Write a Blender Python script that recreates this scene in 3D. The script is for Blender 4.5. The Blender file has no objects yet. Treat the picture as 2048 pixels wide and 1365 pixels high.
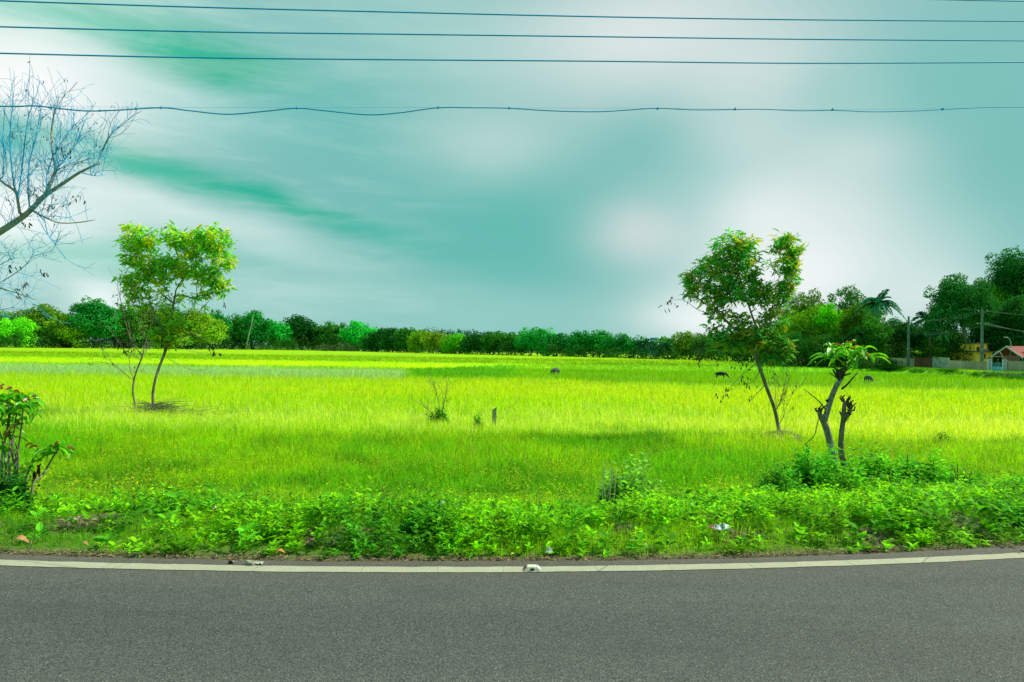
import bpy, math, random
import numpy as np
from mathutils import Matrix, Vector

rng = np.random.default_rng(7)
random.seed(7)
SC = bpy.context.scene
COL = SC.collection

# ------------------------------------------------------------------ camera
F = 1365.0                      # focal length in pixels of the 2048 px wide photo (24 mm on full frame)
CAM = np.array([0.0, 0.0, 1.7])
PITCH = math.atan(12.5 / F)
ROLL = 28.0 / 2048.0
fw = np.array([0, math.cos(PITCH), math.sin(PITCH)])
r0 = np.array([1.0, 0, 0])
u0 = np.cross(r0, fw)
RT = r0 * math.cos(ROLL) + u0 * math.sin(ROLL)
UP = -r0 * math.sin(ROLL) + u0 * math.cos(ROLL)
cd = bpy.data.cameras.new("camera")
cam = bpy.data.objects.new("camera", cd)
COL.objects.link(cam)
cd.sensor_width = 36.0
cd.lens = 36.0 * F / 2048.0
cd.clip_start = 0.05
cd.clip_end = 20000
Mx = Matrix(((RT[0], UP[0], -fw[0]), (RT[1], UP[1], -fw[1]), (RT[2], UP[2], -fw[2]))).to_4x4()
Mx.translation = Vector(CAM)
cam.matrix_world = Mx
SC.camera = cam


def ray(px, py):
    d = RT * ((px - 1024.0) / F) + UP * ((682.5 - py) / F) + fw
    return d / d[1]


def P(px, py, depth):
    """point seen at a photo pixel, at a given distance along +Y"""
    return CAM + ray(px, py) * depth


def PX(px, depth):
    return (px - 1024.0) / F * depth


# ------------------------------------------------------------------ render / exposure
SC.view_settings.view_transform = 'Standard'
SC.view_settings.look = 'None'
SC.view_settings.gamma = 1.0
EXPO = 0.25
SC.view_settings.exposure = EXPO
SC.cycles.max_bounces = 7
SC.cycles.diffuse_bounces = 4
SC.cycles.glossy_bounces = 2
SC.cycles.transmission_bounces = 4
SC.cycles.transparent_max_bounces = 6

# ------------------------------------------------------------------ world
SUN_DIR = np.array([0.80, 0.16, 0.82])     # towards the sun
SUN_DIR = SUN_DIR / np.linalg.norm(SUN_DIR)
SUN_EL = math.asin(SUN_DIR[2])
SUN_AZ = math.atan2(SUN_DIR[0], SUN_DIR[1])
w = bpy.data.worlds.new("World")
SC.world = w
w.use_nodes = True
NT = w.node_tree
NT.nodes.clear()


def lin(c):
    return tuple(((x / 255.0) / 12.92 if x <= 10 else (((x / 255.0) + 0.055) / 1.055) ** 2.4) for x in c)


class NB:
    def __init__(s, nt):
        s.nt = nt

    def n(s, t, **k):
        nd = s.nt.nodes.new(t)
        for a, b in k.items():
            setattr(nd, a, b)
        return nd

    def put(s, sock, v):
        if isinstance(v, bpy.types.NodeSocket):
            s.nt.links.new(v, sock)
        elif v is not None:
            if hasattr(sock.default_value, '__len__') and not hasattr(v, '__len__'):
                v = [v] * len(sock.default_value)
            if hasattr(sock.default_value, '__len__') and len(sock.default_value) == 4 and len(v) == 3:
                v = (*v, 1)
            sock.default_value = v

    def m(s, op, a, b=None, c=None, clamp=False):
        nd = s.n('ShaderNodeMath', operation=op, use_clamp=clamp)
        for i, v in enumerate((a, b, c)):
            if v is not None:
                s.put(nd.inputs[i], v)
        return nd.outputs[0]

    def mix(s, f, a, b, mode='MIX'):
        nd = s.n('ShaderNodeMix', data_type='RGBA', blend_type=mode)
        s.put(nd.inputs[0], f)
        s.put(nd.inputs[6], a)
        s.put(nd.inputs[7], b)
        return nd.outputs[2]

    def noise(s, vec, scale, detail=4, rough=0.55, out=0, dist=0.0):
        nd = s.n('ShaderNodeTexNoise')
        s.put(nd.inputs['Vector'], vec)
        nd.inputs['Scale'].default_value = scale
        nd.inputs['Detail'].default_value = detail
        nd.inputs['Roughness'].default_value = rough
        nd.inputs['Distortion'].default_value = dist
        return nd.outputs[out]

    def ramp(s, f, stops):
        nd = s.n('ShaderNodeValToRGB')
        s.put(nd.inputs[0], f)
        e = nd.color_ramp.elements
        while len(e) < len(stops):
            e.new(0.5)
        for el, (p, c) in zip(e, stops):
            el.position = p
            el.color = (*c, 1) if len(c) == 3 else c
        return nd.outputs[0]

    def mapv(s, vec, sc):
        nd = s.n('ShaderNodeMapping')
        s.put(nd.inputs[0], vec)
        nd.inputs['Scale'].default_value = sc
        return nd.outputs[0]


def build_world():
    b = NB(NT)
    K = 0.12                                   # background strength
    E = 2 ** EXPO                              # cloud colours are given as the sky reads at this exposure
    tc = b.n('ShaderNodeTexCoord').outputs['Generated']
    sep = b.n('ShaderNodeSeparateXYZ')
    b.put(sep.inputs[0], tc)
    az = b.m('ARCTAN2', sep.outputs[0], sep.outputs[1])
    el = b.m('ARCSINE', sep.outputs[2])
    warp = b.noise(b.mapv(tc, (1.0, 1.0, 2.6)), 3.2, 4, 0.5)
    warp2 = b.noise(b.mapv(tc, (1.7, 1.3, 3.6)), 4.0, 4, 0.5)
    lw = b.m('MULTIPLY_ADD', b.m('MULTIPLY_ADD', az, -1.5, -.02, clamp=True), .45, .20)
    az = b.m('ADD', az, b.m('MULTIPLY', b.m('MULTIPLY', b.m('SUBTRACT', warp, 0.5), 0.16), lw))
    el = b.m('ADD', el, b.m('MULTIPLY', b.m('MULTIPLY', b.m('SUBTRACT', warp2, 0.5), 0.09), lw))
    sky = b.n('ShaderNodeTexSky', sky_type='NISHITA')
    sky.sun_disc = False
    sky.sun_elevation = SUN_EL
    sky.sun_rotation = SUN_AZ
    base = tuple(c / K / E for c in lin((130, 193, 187)))
    col = b.mix(0.93, sky.outputs[0], base)
    blobs = [
        (60, 30, 330, 150, (198, 240, 226), .85, 0),
        (760, 60, 260, 110, (158, 207, 202), .7, 0),
        (640, 230, 330, 95, (108, 190, 183), .8, 5),
        (330, 210, 200, 60, (172, 218, 213), .7, 0),
        (60, 190, 210, 130, (255, 255, 255), 1, 0),
        (20, 440, 230, 110, (250, 255, 254), 1, 0),
        (300, 80, 250, 34, (40, 184, 148), .95, 4),
        (430, 120, 90, 34, (30, 180, 145), .9, 0),
        (150, 45, 160, 20, (120, 212, 190), .6, 0),
        (10, 285, 110, 50, (20, 178, 172), .9, 0),
        (300, 345, 200, 24, (50, 188, 158), .85, 10),
        (590, 418, 220, 22, (22, 178, 150), 1.0, 13),
        (830, 492, 150, 18, (80, 186, 170), .6, 12),
        (380, 440, 260, 30, (222, 241, 237), .75, 9),
        (500, 500, 330, 20, (200, 230, 225), .5, 8),
        (200, 520, 260, 34, (140, 214, 194), .75, 0),
        (560, 590, 420, 40, (176, 219, 212), .8, 0),
        (210, 600, 60, 40, (240, 252, 248), .9, 0),
        (1010, 460, 270, 150, (98, 187, 177), .9, 0),
        (960, 640, 330, 46, (150, 205, 199), .8, 0),
        (980, 285, 150, 62, (182, 215, 211), .85, 0),
        (960, 110, 160, 60, (160, 208, 202), .7, 0),
        (1290, 70, 260, 110, (222, 232, 231), .95, 0),
        (1480, 150, 200, 90, (213, 227, 226), .85, 0),
        (1310, 290, 120, 80, (118, 190, 184), .7, 0),
        (1510, 270, 130, 80, (192, 219, 216), .85, 0),
        (1720, 300, 120, 70, (208, 225, 224), .9, 0),
        (1280, 460, 90, 62, (200, 217, 216), .95, 0),
        (1880, 180, 190, 90, (124, 195, 187), .8, 0),
        (1690, 190, 90, 60, (160, 207, 202), .7, 0),
        (1390, 375, 110, 50, (150, 203, 198), .75, 0),
        (1600, 370, 110, 40, (178, 213, 209), .7, 0),
        (1830, 400, 90, 70, (150, 205, 199), .7, 0),
        (2020, 370, 110, 170, (120, 191, 184), .85, 0),
        (1880, 480, 120, 90, (146, 203, 197), .7, 0),
        (1680, 420, 130, 80, (204, 224, 222), .75, 0),
        (1530, 440, 120, 90, (228, 239, 238), .85, 0),
        (1600, 555, 220, 105, (242, 248, 247), .95, 0),
        (1420, 640, 130, 46, (240, 248, 246), .95, 0),
        (1840, 590, 110, 60, (214, 232, 229), .9, 0),
    ]
    for (px, py, sx, sy, c, amt, tilt) in blobs:
        d = ray(px, py)
        a0 = math.atan2(d[0], d[1])
        e0 = math.asin(d[2] / np.linalg.norm(d))
        cz = math.cos(a0)
        sa = sx / F * cz * cz
        se = sy / F * cz
        t = math.radians(tilt)
        # u along the streak, v across it
        uu = b.m('MULTIPLY_ADD', az, math.cos(t) / sa, -(a0 * math.cos(t) - e0 * math.sin(t)) / sa)
        uu = b.m('MULTIPLY_ADD', el, -math.sin(t) / sa, uu)
        vv = b.m('MULTIPLY_ADD', el, math.cos(t) / se, -(e0 * math.cos(t) + a0 * math.sin(t)) / se)
        vv = b.m('MULTIPLY_ADD', az, math.sin(t) / se, vv)
        q = b.m('MULTIPLY_ADD', uu, uu, b.m('MULTIPLY', vv, vv))
        g = b.m('MULTIPLY', b.m('EXPONENT', b.m('MULTIPLY', q, -0.8)), amt)
        col = b.mix(g, col, tuple(x / K / E for x in lin(c)))
    # fine streaks of cloud, clearest on the left of the view
    st = b.noise(b.mapv(tc, (2.2, 2.2, 15.0)), 2.6, 7, 0.62, dist=0.5)
    left = b.m('MULTIPLY_ADD', az, -1.6, 0.05, clamp=True)
    f = b.m('MULTIPLY', b.m('MULTIPLY_ADD', st, 2.6, -1.18, clamp=True), left)
    col = b.mix(b.m('MULTIPLY', f, 0.5), col, tuple(x / K / E for x in lin((232, 248, 243))))
    f2 = b.m('MULTIPLY', b.m('MULTIPLY_ADD', st, -2.6, 1.05, clamp=True), left)
    col = b.mix(b.m('MULTIPLY', f2, 0.35), col, tuple(x / K / E for x in lin((60, 188, 160))))
    bg = b.n('ShaderNodeBackground')
    b.put(bg.inputs[0], col)
    bg.inputs[1].default_value = K
    out = b.n('ShaderNodeOutputWorld')
    NT.links.new(bg.outputs[0], out.inputs[0])
    w.cycles.sampling_method = 'MANUAL'
    w.cycles.sample_map_resolution = 512


build_world()

sd = bpy.data.lights.new("sun", 'SUN')
sd.energy = 4.9
sd.angle = math.radians(0.6)
sd.color = (1.0, 0.93, 0.78)
sun = bpy.data.objects.new("sun", sd)
COL.objects.link(sun)
sun.location = (60, 30, 60)
sun.rotation_euler = Vector(SUN_DIR).to_track_quat('Z', 'Y').to_euler()


# ------------------------------------------------------------------ numeric helpers
def hash2(ix, iy, seed):
    h = (ix.astype(np.int64) * 374761393 + iy.astype(np.int64) * 668265263 + seed * 1442695041) & 0x7fffffff
    h = ((h ^ (h >> 13)) * 1274126177) & 0x7fffffff
    return ((h ^ (h >> 16)) & 0xffff) / 65535.0


def vnoise(x, y, seed=0):
    x = np.asarray(x, float)
    y = np.asarray(y, float)
    ix = np.floor(x)
    iy = np.floor(y)
    fx = x - ix
    fy = y - iy
    fx = fx * fx * (3 - 2 * fx)
    fy = fy * fy * (3 - 2 * fy)
    a = hash2(ix, iy, seed)
    b = hash2(ix + 1, iy, seed)
    c = hash2(ix, iy + 1, seed)
    d = hash2(ix + 1, iy + 1, seed)
    return (a * (1 - fx) + b * fx) * (1 - fy) + (c * (1 - fx) + d * fx) * fy


def fbm(x, y, seed=0, o=3):
    s = 0
    a = 0.5
    t = 0
    for i in range(o):
        s = s + a * vnoise(np.asarray(x) * 2 ** i, np.asarray(y) * 2 ** i, seed + i * 17)
        t += a
        a *= 0.5
    return s / t


def ss(a, b, x):
    t = np.clip((np.asarray(x, float) - a) / (b - a), 0, 1)
    return t * t * (3 - 2 * t)


def yline(x):
    x = np.asarray(x, float)
    xc = np.clip(x, -6, 6)
    return 5.22 + 0.06 * xc + 0.0153 * xc * xc + (x - xc) * (0.06 + 0.0306 * xc)


WALL_T = np.array([(p - 1024) / F for p in (1560, 1700, 1780, 1828, 1865, 1897, 1976, 1982, 2008, 2014, 2080, 2300)])
WALL_D = np.array([140, 124, 112, 106.5, 102, 98, 90.6, 90.3, 88, 87.6, 83, 72.0])
ROADZ = -0.6


def wall_depth(t):
    return np.interp(t, WALL_T, WALL_D)


def ground_z(x, y):
    x = np.asarray(x, float)
    y = np.asarray(y, float)
    s = y - yline(x)
    right = ss(0.5, 4.0, x)
    z = -1.3 * (.16 * ss(.9, 2.6, s) + .16 * ss(2.0, 4.2, s) + .68 * ss(3.0, 7.4 + .8 * right, s))
    verge = ss(0.3, 0.9, s) * (1 - ss(3.0, 5.0, s))
    z = z + verge * (0.16 * (fbm(x * 0.9, y * 0.9, 3) - 0.45) + .02 * right)
    z = z + ss(4, 9, s) * 0.10 * (fbm(x * 0.3, y * 0.3, 5) - 0.5)
    # far canopy level of the crop
    z = z + 0.22 * ss(70, 130, y) * (1 - ss(0.49, 0.56, x / np.maximum(y, 1)))
    t = x / np.maximum(y, 1.0)
    wd = wall_depth(t)
    bank = ss(0.515, 0.56, t) * ss(wd - 8.2, wd - 6.8, y) * ss(60, 70, y)
    z = z * (1 - bank) + bank * ROADZ
    # land behind the grove
    z = np.where(s < 0.3, 0.0, z)
    z = np.where(s < -7.2, -0.05, z)
    return z


def gz(x, y):
    return float(ground_z(np.array([x]), np.array([y]))[0])


# ------------------------------------------------------------------ mesh accumulator
class Acc:
    def __init__(s):
        s.V = []
        s.C = []
        s.F3 = []
        s.F4 = []
        s.M3 = []
        s.M4 = []
        s.n = 0

    def add(s, V, F, C=None, mi=0):
        V = np.asarray(V, np.float32).reshape(-1, 3)
        F = np.asarray(F, np.int64)
        if C is None:
            C = (1, 1, 1)
        C = np.asarray(C, np.float32)
        if C.ndim == 1:
            C = np.repeat(C[None, :3], len(V), 0)
        s.V.append(V)
        s.C.append(C[:, :3])
        if F.shape[1] == 3:
            s.F3.append(F + s.n)
            s.M3.append(np.full(len(F), mi))
        else:
            s.F4.append(F + s.n)
            s.M4.append(np.full(len(F), mi))
        s.n += len(V)

    def addmix(s, V, F3, F4, C=None, mi=0):
        V = np.asarray(V, np.float32).reshape(-1, 3)
        if C is None:
            C = (1, 1, 1)
        C = np.asarray(C, np.float32)
        if C.ndim == 1:
            C = np.repeat(C[None, :3], len(V), 0)
        s.V.append(V)
        s.C.append(C[:, :3])
        if len(F3):
            s.F3.append(np.asarray(F3) + s.n)
            s.M3.append(np.full(len(F3), mi))
        if len(F4):
            s.F4.append(np.asarray(F4) + s.n)
            s.M4.append(np.full(len(F4), mi))
        s.n += len(V)

    def build(s, name, mats, parent=None, smooth=False, origin=None):
        V = np.concatenate(s.V)
        C = np.concatenate(s.C)
        off = np.zeros(3) if origin is None else np.asarray(origin, float)
        V = (V - off).astype(np.float32)
        F3 = np.concatenate(s.F3) if s.F3 else np.zeros((0, 3), np.int64)
        F4 = np.concatenate(s.F4) if s.F4 else np.zeros((0, 4), np.int64)
        me = bpy.data.meshes.new(name)
        me.vertices.add(len(V))
        me.vertices.foreach_set('co', V.ravel())
        nl = F3.size + F4.size
        me.loops.add(nl)
        me.loops.foreach_set('vertex_index', np.concatenate([F3.ravel(), F4.ravel()]).astype(np.int32))
        npoly = len(F3) + len(F4)
        me.polygons.add(npoly)
        st = np.concatenate([np.arange(len(F3)) * 3, F3.size + np.arange(len(F4)) * 4]).astype(np.int32)
        me.polygons.foreach_set('loop_start', st)
        mi = np.concatenate([np.concatenate(s.M3) if s.M3 else np.zeros(0), np.concatenate(s.M4) if s.M4 else np.zeros(0)]).astype(np.int32)
        me.polygons.foreach_set('material_index', mi)
        if smooth:
            me.polygons.foreach_set('use_smooth', np.ones(npoly, bool))
        else:
            me.polygons.foreach_set('use_smooth', np.zeros(npoly, bool))
        ca = me.color_attributes.new('Col', 'FLOAT_COLOR', 'POINT')
        ca.data.foreach_set('color', np.concatenate([C, np.ones((len(C), 1), np.float32)], 1).astype(np.float32).ravel())
        me.update()
        me.validate()
        if not isinstance(mats, (list, tuple)):
            mats = [mats]
        for m_ in mats:
            me.materials.append(m_)
        o = bpy.data.objects.new(name, me)
        COL.objects.link(o)
        if parent is not None:
            o.parent = parent
            o.location = Vector(off) - parent.location if origin is not None else -parent.location
            if origin is None:
                o.location = -parent.location
        else:
            o.location = Vector(off)
        return o


def tag(o, label=None, cat=None, group=None, kind=None):
    if label:
        o['label'] = label
    if cat:
        o['category'] = cat
    if group:
        o['group'] = group
    if kind:
        o['kind'] = kind
    return o


def empty(name, loc, label, cat, group=None):
    o = bpy.data.objects.new(name, None)
    o.empty_display_size = 0.2
    o.location = Vector([float(v) for v in loc])
    COL.objects.link(o)
    return tag(o, label, cat, group)


def norm(v):
    return v / np.maximum(np.linalg.norm(v, axis=-1, keepdims=True), 1e-9)


def randdir(n):
    return norm(rng.normal(size=(n, 3)))


LEAF_T = np.array([[0, 0, 0], [.28, .5, .05], [.28, 0, -.02], [.28, -.5, .05], [.68, .36, .0], [.68, 0, -.06], [.68, -.36, .0], [1, 0, -.2]])
LEAF_F3 = np.array([[0, 2, 1], [0, 3, 2], [7, 4, 5], [7, 5, 6]])
LEAF_F4 = np.array([[1, 2, 5, 4], [2, 3, 6, 5]])
DIA_T = np.array([[0, 0, 0], [.45, .5, .05], [1, 0, -.08], [.45, -.5, .05]])
DIA_F4 = np.array([[0, 1, 2, 3]])


def leaves(acc, Pn, D, N, L, W, C, simple=False, mi=0):
    n = len(Pn)
    if n == 0:
        return
    D = norm(D)
    S = norm(np.cross(D, N))
    N2 = np.cross(S, D)
    T = DIA_T if simple else LEAF_T
    L = np.broadcast_to(np.asarray(L, float), (n,))
    W = np.broadcast_to(np.asarray(W, float), (n,))
    V = (Pn[:, None, :] + D[:, None, :] * (T[None, :, 0:1] * L[:, None, None]) + S[:, None, :] * (T[None, :, 1:2] * W[:, None, None])
         + N2[:, None, :] * (T[None, :, 2:3] * L[:, None, None]))
    k = len(T)
    base = (np.arange(n) * k)[:, None, None]
    C = np.asarray(C, float)
    if C.ndim == 1:
        C = np.repeat(C[None], n, 0)
    CC = np.repeat(C, k, 0)
    if simple:
        acc.addmix(V.reshape(-1, 3), [], (base + DIA_F4[None]).reshape(-1, 4), CC, mi)
    else:
        acc.addmix(V.reshape(-1, 3), (base + LEAF_F3[None]).reshape(-1, 3), (base + LEAF_F4[None]).reshape(-1, 4), CC, mi)


def tube(acc, pts, rad, sides=6, C=(1, 1, 1), cap=True, mi=0):
    pts = np.asarray(pts, float)
    n = len(pts)
    rad = np.broadcast_to(np.asarray(rad, float), (n,))
    tg = np.gradient(pts, axis=0)
    tg = norm(tg)
    ref = np.array([0, 0, 1.0]) if abs(tg[0, 2]) < 0.9 else np.array([1.0, 0, 0])
    A = norm(np.cross(tg, ref))
    for i in range(1, n):
        if np.dot(A[i], A[i - 1]) < 0:
            A[i] = -A[i]
        a = A[i - 1] - tg[i] * np.dot(A[i - 1], tg[i])
        if np.linalg.norm(a) > 1e-6:
            A[i] = a / np.linalg.norm(a)
    B = np.cross(tg, A)
    th = np.arange(sides) * 2 * math.pi / sides
    V = pts[:, None, :] + rad[:, None, None] * (A[:, None, :] * np.cos(th)[None, :, None] + B[:, None, :] * np.sin(th)[None, :, None])
    V = V.reshape(-1, 3)
    i = np.arange(n - 1)[:, None] * sides
    j = np.arange(sides)[None, :]
    j2 = (j + 1) % sides
    Fq = np.stack([i + j, i + j2, i + sides + j2, i + sides + j], -1).reshape(-1, 4)
    F3 = []
    if cap:
        V = np.concatenate([V, pts[-1:] + tg[-1:] * rad[-1] * 0.3, pts[:1]])
        e = n * sides
        F3 = [[(n - 1) * sides + q, (n - 1) * sides + (q + 1) % sides, e] for q in range(sides)]
        F3 += [[(q + 1) % sides, q, e + 1] for q in range(sides)]
    acc.addmix(V, F3, Fq, C, mi)


def smooth_pts(pts, k=4):
    """Catmull-Rom through the points"""
    p = np.asarray(pts, float)
    p = np.vstack([2 * p[0] - p[1], p, 2 * p[-1] - p[-2]])
    out = []
    for i in range(1, len(p) - 2):
        for t in np.arange(k) / k:
            out.append(0.5 * ((2 * p[i]) + (-p[i - 1] + p[i + 1]) * t + (2 * p[i - 1] - 5 * p[i] + 4 * p[i + 1] - p[i + 2]) * t * t
                              + (-p[i - 1] + 3 * p[i] - 3 * p[i + 1] + p[i + 2]) * t ** 3))
    out.append(p[-2])
    return np.array(out)


def box(acc, x0, x1, y0, y1, z0, z1, C=(1, 1, 1), mi=0, M=None):
    V = np.array([[x, y, z] for z in (z0, z1) for y in (y0, y1) for x in (x0, x1)], float)
    if M is not None:
        V = V @ M[0].T + M[1]
    Fq = [[0, 2, 3, 1], [4, 5, 7, 6], [0, 1, 5, 4], [2, 6, 7, 3], [0, 4, 6, 2], [1, 3, 7, 5]]
    acc.add(V, Fq, C, mi)


def frame(p, ang):
    """local frame: x along angle, y away; returns (R, origin)"""
    c, s_ = math.cos(ang), math.sin(ang)
    return (np.array([[c, -s_, 0], [s_, c, 0], [0, 0, 1.0]]), np.asarray(p, float))


# ------------------------------------------------------------------ materials
def newmat(name):
    m_ = bpy.data.materials.new(name)
    m_.use_nodes = True
    nt = m_.node_tree
    nt.nodes.clear()
    return m_, NB(nt)


def finish(b, sh):
    out = b.n('ShaderNodeOutputMaterial')
    b.nt.links.new(sh, out.inputs[0])


def princ(b, col, rough=0.7, spec=0.3, normal=None, metal=0.0):
    p = b.n('ShaderNodeBsdfPrincipled')
    b.put(p.inputs['Base Color'], col)
    b.put(p.inputs['Roughness'], rough)
    p.inputs['Specular IOR Level'].default_value = spec
    p.inputs['Metallic'].default_value = metal
    if normal is not None:
        b.put(p.inputs['Normal'], normal)
    return p.outputs[0]


def leafmat(name, trans=0.45, rough=0.5, spec=0.25, tcol=(1.25, 1.15, 0.4)):
    m_, b = newmat(name)
    at = b.n('ShaderNodeAttribute', attribute_name='Col').outputs['Color']
    geo = b.n('ShaderNodeNewGeometry')
    nz = b.noise(geo.outputs['Position'], 9.0, 2)
    f = b.m('MULTIPLY_ADD', nz, 0.7, 0.65)
    c = b.mix(1.0, at, f, 'MULTIPLY')
    tr = b.n('ShaderNodeBsdfTranslucent')
    b.put(tr.inputs[0], b.mix(1.0, c, tcol, 'MULTIPLY'))
    mx = b.n('ShaderNodeMixShader')
    mx.inputs[0].default_value = trans
    b.nt.links.new(princ(b, c, rough, spec), mx.inputs[1])
    b.nt.links.new(tr.outputs[0], mx.inputs[2])
    finish(b, mx.outputs[0])
    return m_


def noisemat(name, c1, c2, scale=6, rough=0.85, spec=0.2, bump=0.3, detail=5, useattr=False, stretch=(1, 1, 1), metal=0, c3=None):
    m_, b = newmat(name)
    tc = b.n('ShaderNodeNewGeometry').outputs['Position']
    v = b.mapv(tc, stretch)
    nz = b.noise(v, scale, detail, 0.6)
    c = b.ramp(nz, [(0.33, c1), (0.66, c2)])
    if c3 is not None:
        n2 = b.noise(v, scale * 0.23, 4, 0.6)
        c = b.mix(b.m('MULTIPLY_ADD', n2, 5.0, -2.4, clamp=True), c, c3)
    if useattr:
        c = b.mix(1.0, c, b.n('ShaderNodeAttribute', attribute_name='Col').outputs['Color'], 'MULTIPLY')
    bp = b.n('ShaderNodeBump')
    bp.inputs['Strength'].default_value = bump
    bp.inputs['Distance'].default_value = 0.02
    b.put(bp.inputs['Height'], nz)
    finish(b, princ(b, c, rough, spec, bp.outputs[0], metal))
    return m_


M = {}
M['grass'] = leafmat('grass_blades', 0.5, 0.6, 0.12, (1.25, 1.15, 0.5))
M['leaf'] = leafmat('leaf_green', 0.45, 0.6, 0.15)
M['weed'] = leafmat('weed_leaves', 0.42, 0.65, 0.10, (1.3, 1.2, 0.4))
M['farleaf'] = leafmat('far_foliage', 0.3, 0.8, 0.05, (1.2, 1.15, 0.5))
M['bigleaf'] = leafmat('broad_glossy_leaf', 0.45, 0.32, 0.5, (1.3, 1.2, 0.3))
M['dry'] = leafmat('dry_leaf', 0.2, 0.7, 0.1, (1.1, .9, .6))
M['bark'] = noisemat('bark_grey_brown', (.09, .075, .05), (.24, .2, .14), 14, .9, .1, .5, stretch=(1, 1, .35), c3=(.34, .34, .27))
M['palebark'] = noisemat('bark_pale', (.17, .2, .15), (.36, .4, .32), 5, .9, .1, .5, stretch=(1, 1, .4))
M['greybark'] = noisemat('bark_mid_grey', (.10, .13, .10), (.20, .24, .19), 5, .9, .1, .5, stretch=(1, 1, .4))  # darker, greyer tone of the pale bark
M['mossbark'] = noisemat('bark_lichen', (.11, .1, .06), (.3, .3, .22), 34, .9, .1, .6, stretch=(1, 1, .5), c3=(.50, .52, .44))
M['darkbark'] = noisemat('bark_dark', (.03, .03, .02), (.09, .08, .05), 10, .9, .1, .5)
M['bluetwig'] = noisemat('twig_blue_grey', (.01, .34, .62), (.02, .50, .85), 8, .8, .15, .1)
M['bluebark'] = noisemat('bark_dark_blue_brown', (.26, .25, .19), (.48, .46, .34), 14, .9, .1, .5, stretch=(1, 1, .4), c3=(.14, .32, .36))
M['wire'] = noisemat('blue_cable', (.0, .38, .80), (.004, .46, .9), 3, .5, .3, 0)
M['concrete'] = noisemat('weathered_concrete', (.09, .15, .12), (.18, .26, .2), 3, .9, .1, .3)
M['wirethin'] = noisemat('grey_green_wire', (.06, .11, .08), (.10, .17, .12), 3, .6, .3, 0)


def asphalt():
    m_, b = newmat('asphalt')
    pos = b.n('ShaderNodeNewGeometry').outputs['Position']
    vo = b.n('ShaderNodeTexVoronoi')
    b.put(vo.inputs['Vector'], pos)
    vo.inputs['Scale'].default_value = 170
    g = b.n('ShaderNodeSeparateColor')
    b.put(g.inputs[0], vo.outputs['Color'])
    grain = g.outputs[0]
    c = b.ramp(grain, [(0.0, (.036, .037, .034)), (0.45, (.070, .076, .069)), (.80, (.106, .113, .103)), (.96, (.122, .127, .117)), (1.0, (.23, .235, .215))])
    fine = b.noise(pos, 330, 3, .7)
    c = b.mix(1.0, c, b.m('MULTIPLY_ADD', fine, 1.5, .25), 'MULTIPLY')
    big = b.noise(b.mapv(pos, (.16, 1.5, 1)), .9, 5, .6)
    c = b.mix(1.0, c, b.m('MULTIPLY_ADD', big, .75, .60), 'MULTIPLY')
    blot = b.noise(b.mapv(pos, (.6, .9, 1)), 1.6, 6, .65)
    c = b.mix(b.m('MULTIPLY_ADD', blot, 3.0, -1.65, clamp=True), c, (.050, .056, .052))
    mid = b.noise(pos, 7, 4, .6)
    c = b.mix(b.m('MULTIPLY_ADD', mid, 1.6, -.85, clamp=True), c, (.098, .100, .090))
    # brown dust towards the verge
    at = b.n('ShaderNodeAttribute', attribute_name='Col').outputs['Color']
    sepa = b.n('ShaderNodeSeparateColor')
    b.put(sepa.inputs[0], at)
    c = b.mix(b.m('MULTIPLY', sepa.outputs[0], b.m('MULTIPLY_ADD', mid, 1.2, -.1, clamp=True)), c, (.15, .12, .085))
    bp = b.n('ShaderNodeBump')
    bp.inputs['Strength'].default_value = .55
    bp.inputs['Distance'].default_value = .004
    b.put(bp.inputs['Height'], b.m('ADD', vo.outputs['Distance'], b.m('MULTIPLY', fine, .6)))
    finish(b, princ(b, c, .82, .25, bp.outputs[0]))
    return m_


def linepaint():
    m_, b = newmat('worn_white_paint')
    pos = b.n('ShaderNodeNewGeometry').outputs['Position']
    n1 = b.noise(pos, 120, 3, .7)
    n2 = b.noise(pos, 6, 4, .6)
    c = b.ramp(n1, [(.3, (.36, .36, .24)), (.6, (.52, .52, .38))])
    wear = b.m('MULTIPLY', b.m('MULTIPLY_ADD', n1, 5, -2.3, clamp=True), b.m('MULTIPLY_ADD', n2, 4, -.9, clamp=True))
    c = b.mix(b.m('MULTIPLY', wear, .9), c, (.15, .15, .125))
    c = b.mix(1.0, c, b.m('MULTIPLY_ADD', n2, .5, .68), 'MULTIPLY')
    # hairline cracks across the paint
    vo = b.n('ShaderNodeTexVoronoi', feature='DISTANCE_TO_EDGE')
    b.put(vo.inputs['Vector'], b.mapv(pos, (1, .35, 1)))
    vo.inputs['Scale'].default_value = 1.3
    ck = b.m('LESS_THAN', vo.outputs['Distance'], .0025)
    c = b.mix(b.m('MULTIPLY', ck, .6), c, (.12, .12, .1))
    finish(b, princ(b, c, .75, .25))
    return m_


def soil():
    m_, b = newmat('soil_and_turf')
    pos = b.n('ShaderNodeNewGeometry').outputs['Position']
    at = b.n('ShaderNodeAttribute', attribute_name='Col').outputs['Color']
    n1 = b.noise(pos, 22, 5, .7)
    n2 = b.noise(pos, .7, 4, .6)
    f = b.m('MULTIPLY_ADD', n1, .8, .6)
    c = b.mix(1.0, at, f, 'MULTIPLY')
    c = b.mix(1.0, c, b.m('MULTIPLY_ADD', n2, .5, .75), 'MULTIPLY')
    bp = b.n('ShaderNodeBump')
    bp.inputs['Strength'].default_value = .6
    bp.inputs['Distance'].default_value = .03
    b.put(bp.inputs['Height'], n1)
    finish(b, princ(b, c, .95, .05, bp.outputs[0]))
    return m_


M['asphalt'] = asphalt()
M['paint'] = linepaint()
M['soil'] = soil()

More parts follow.
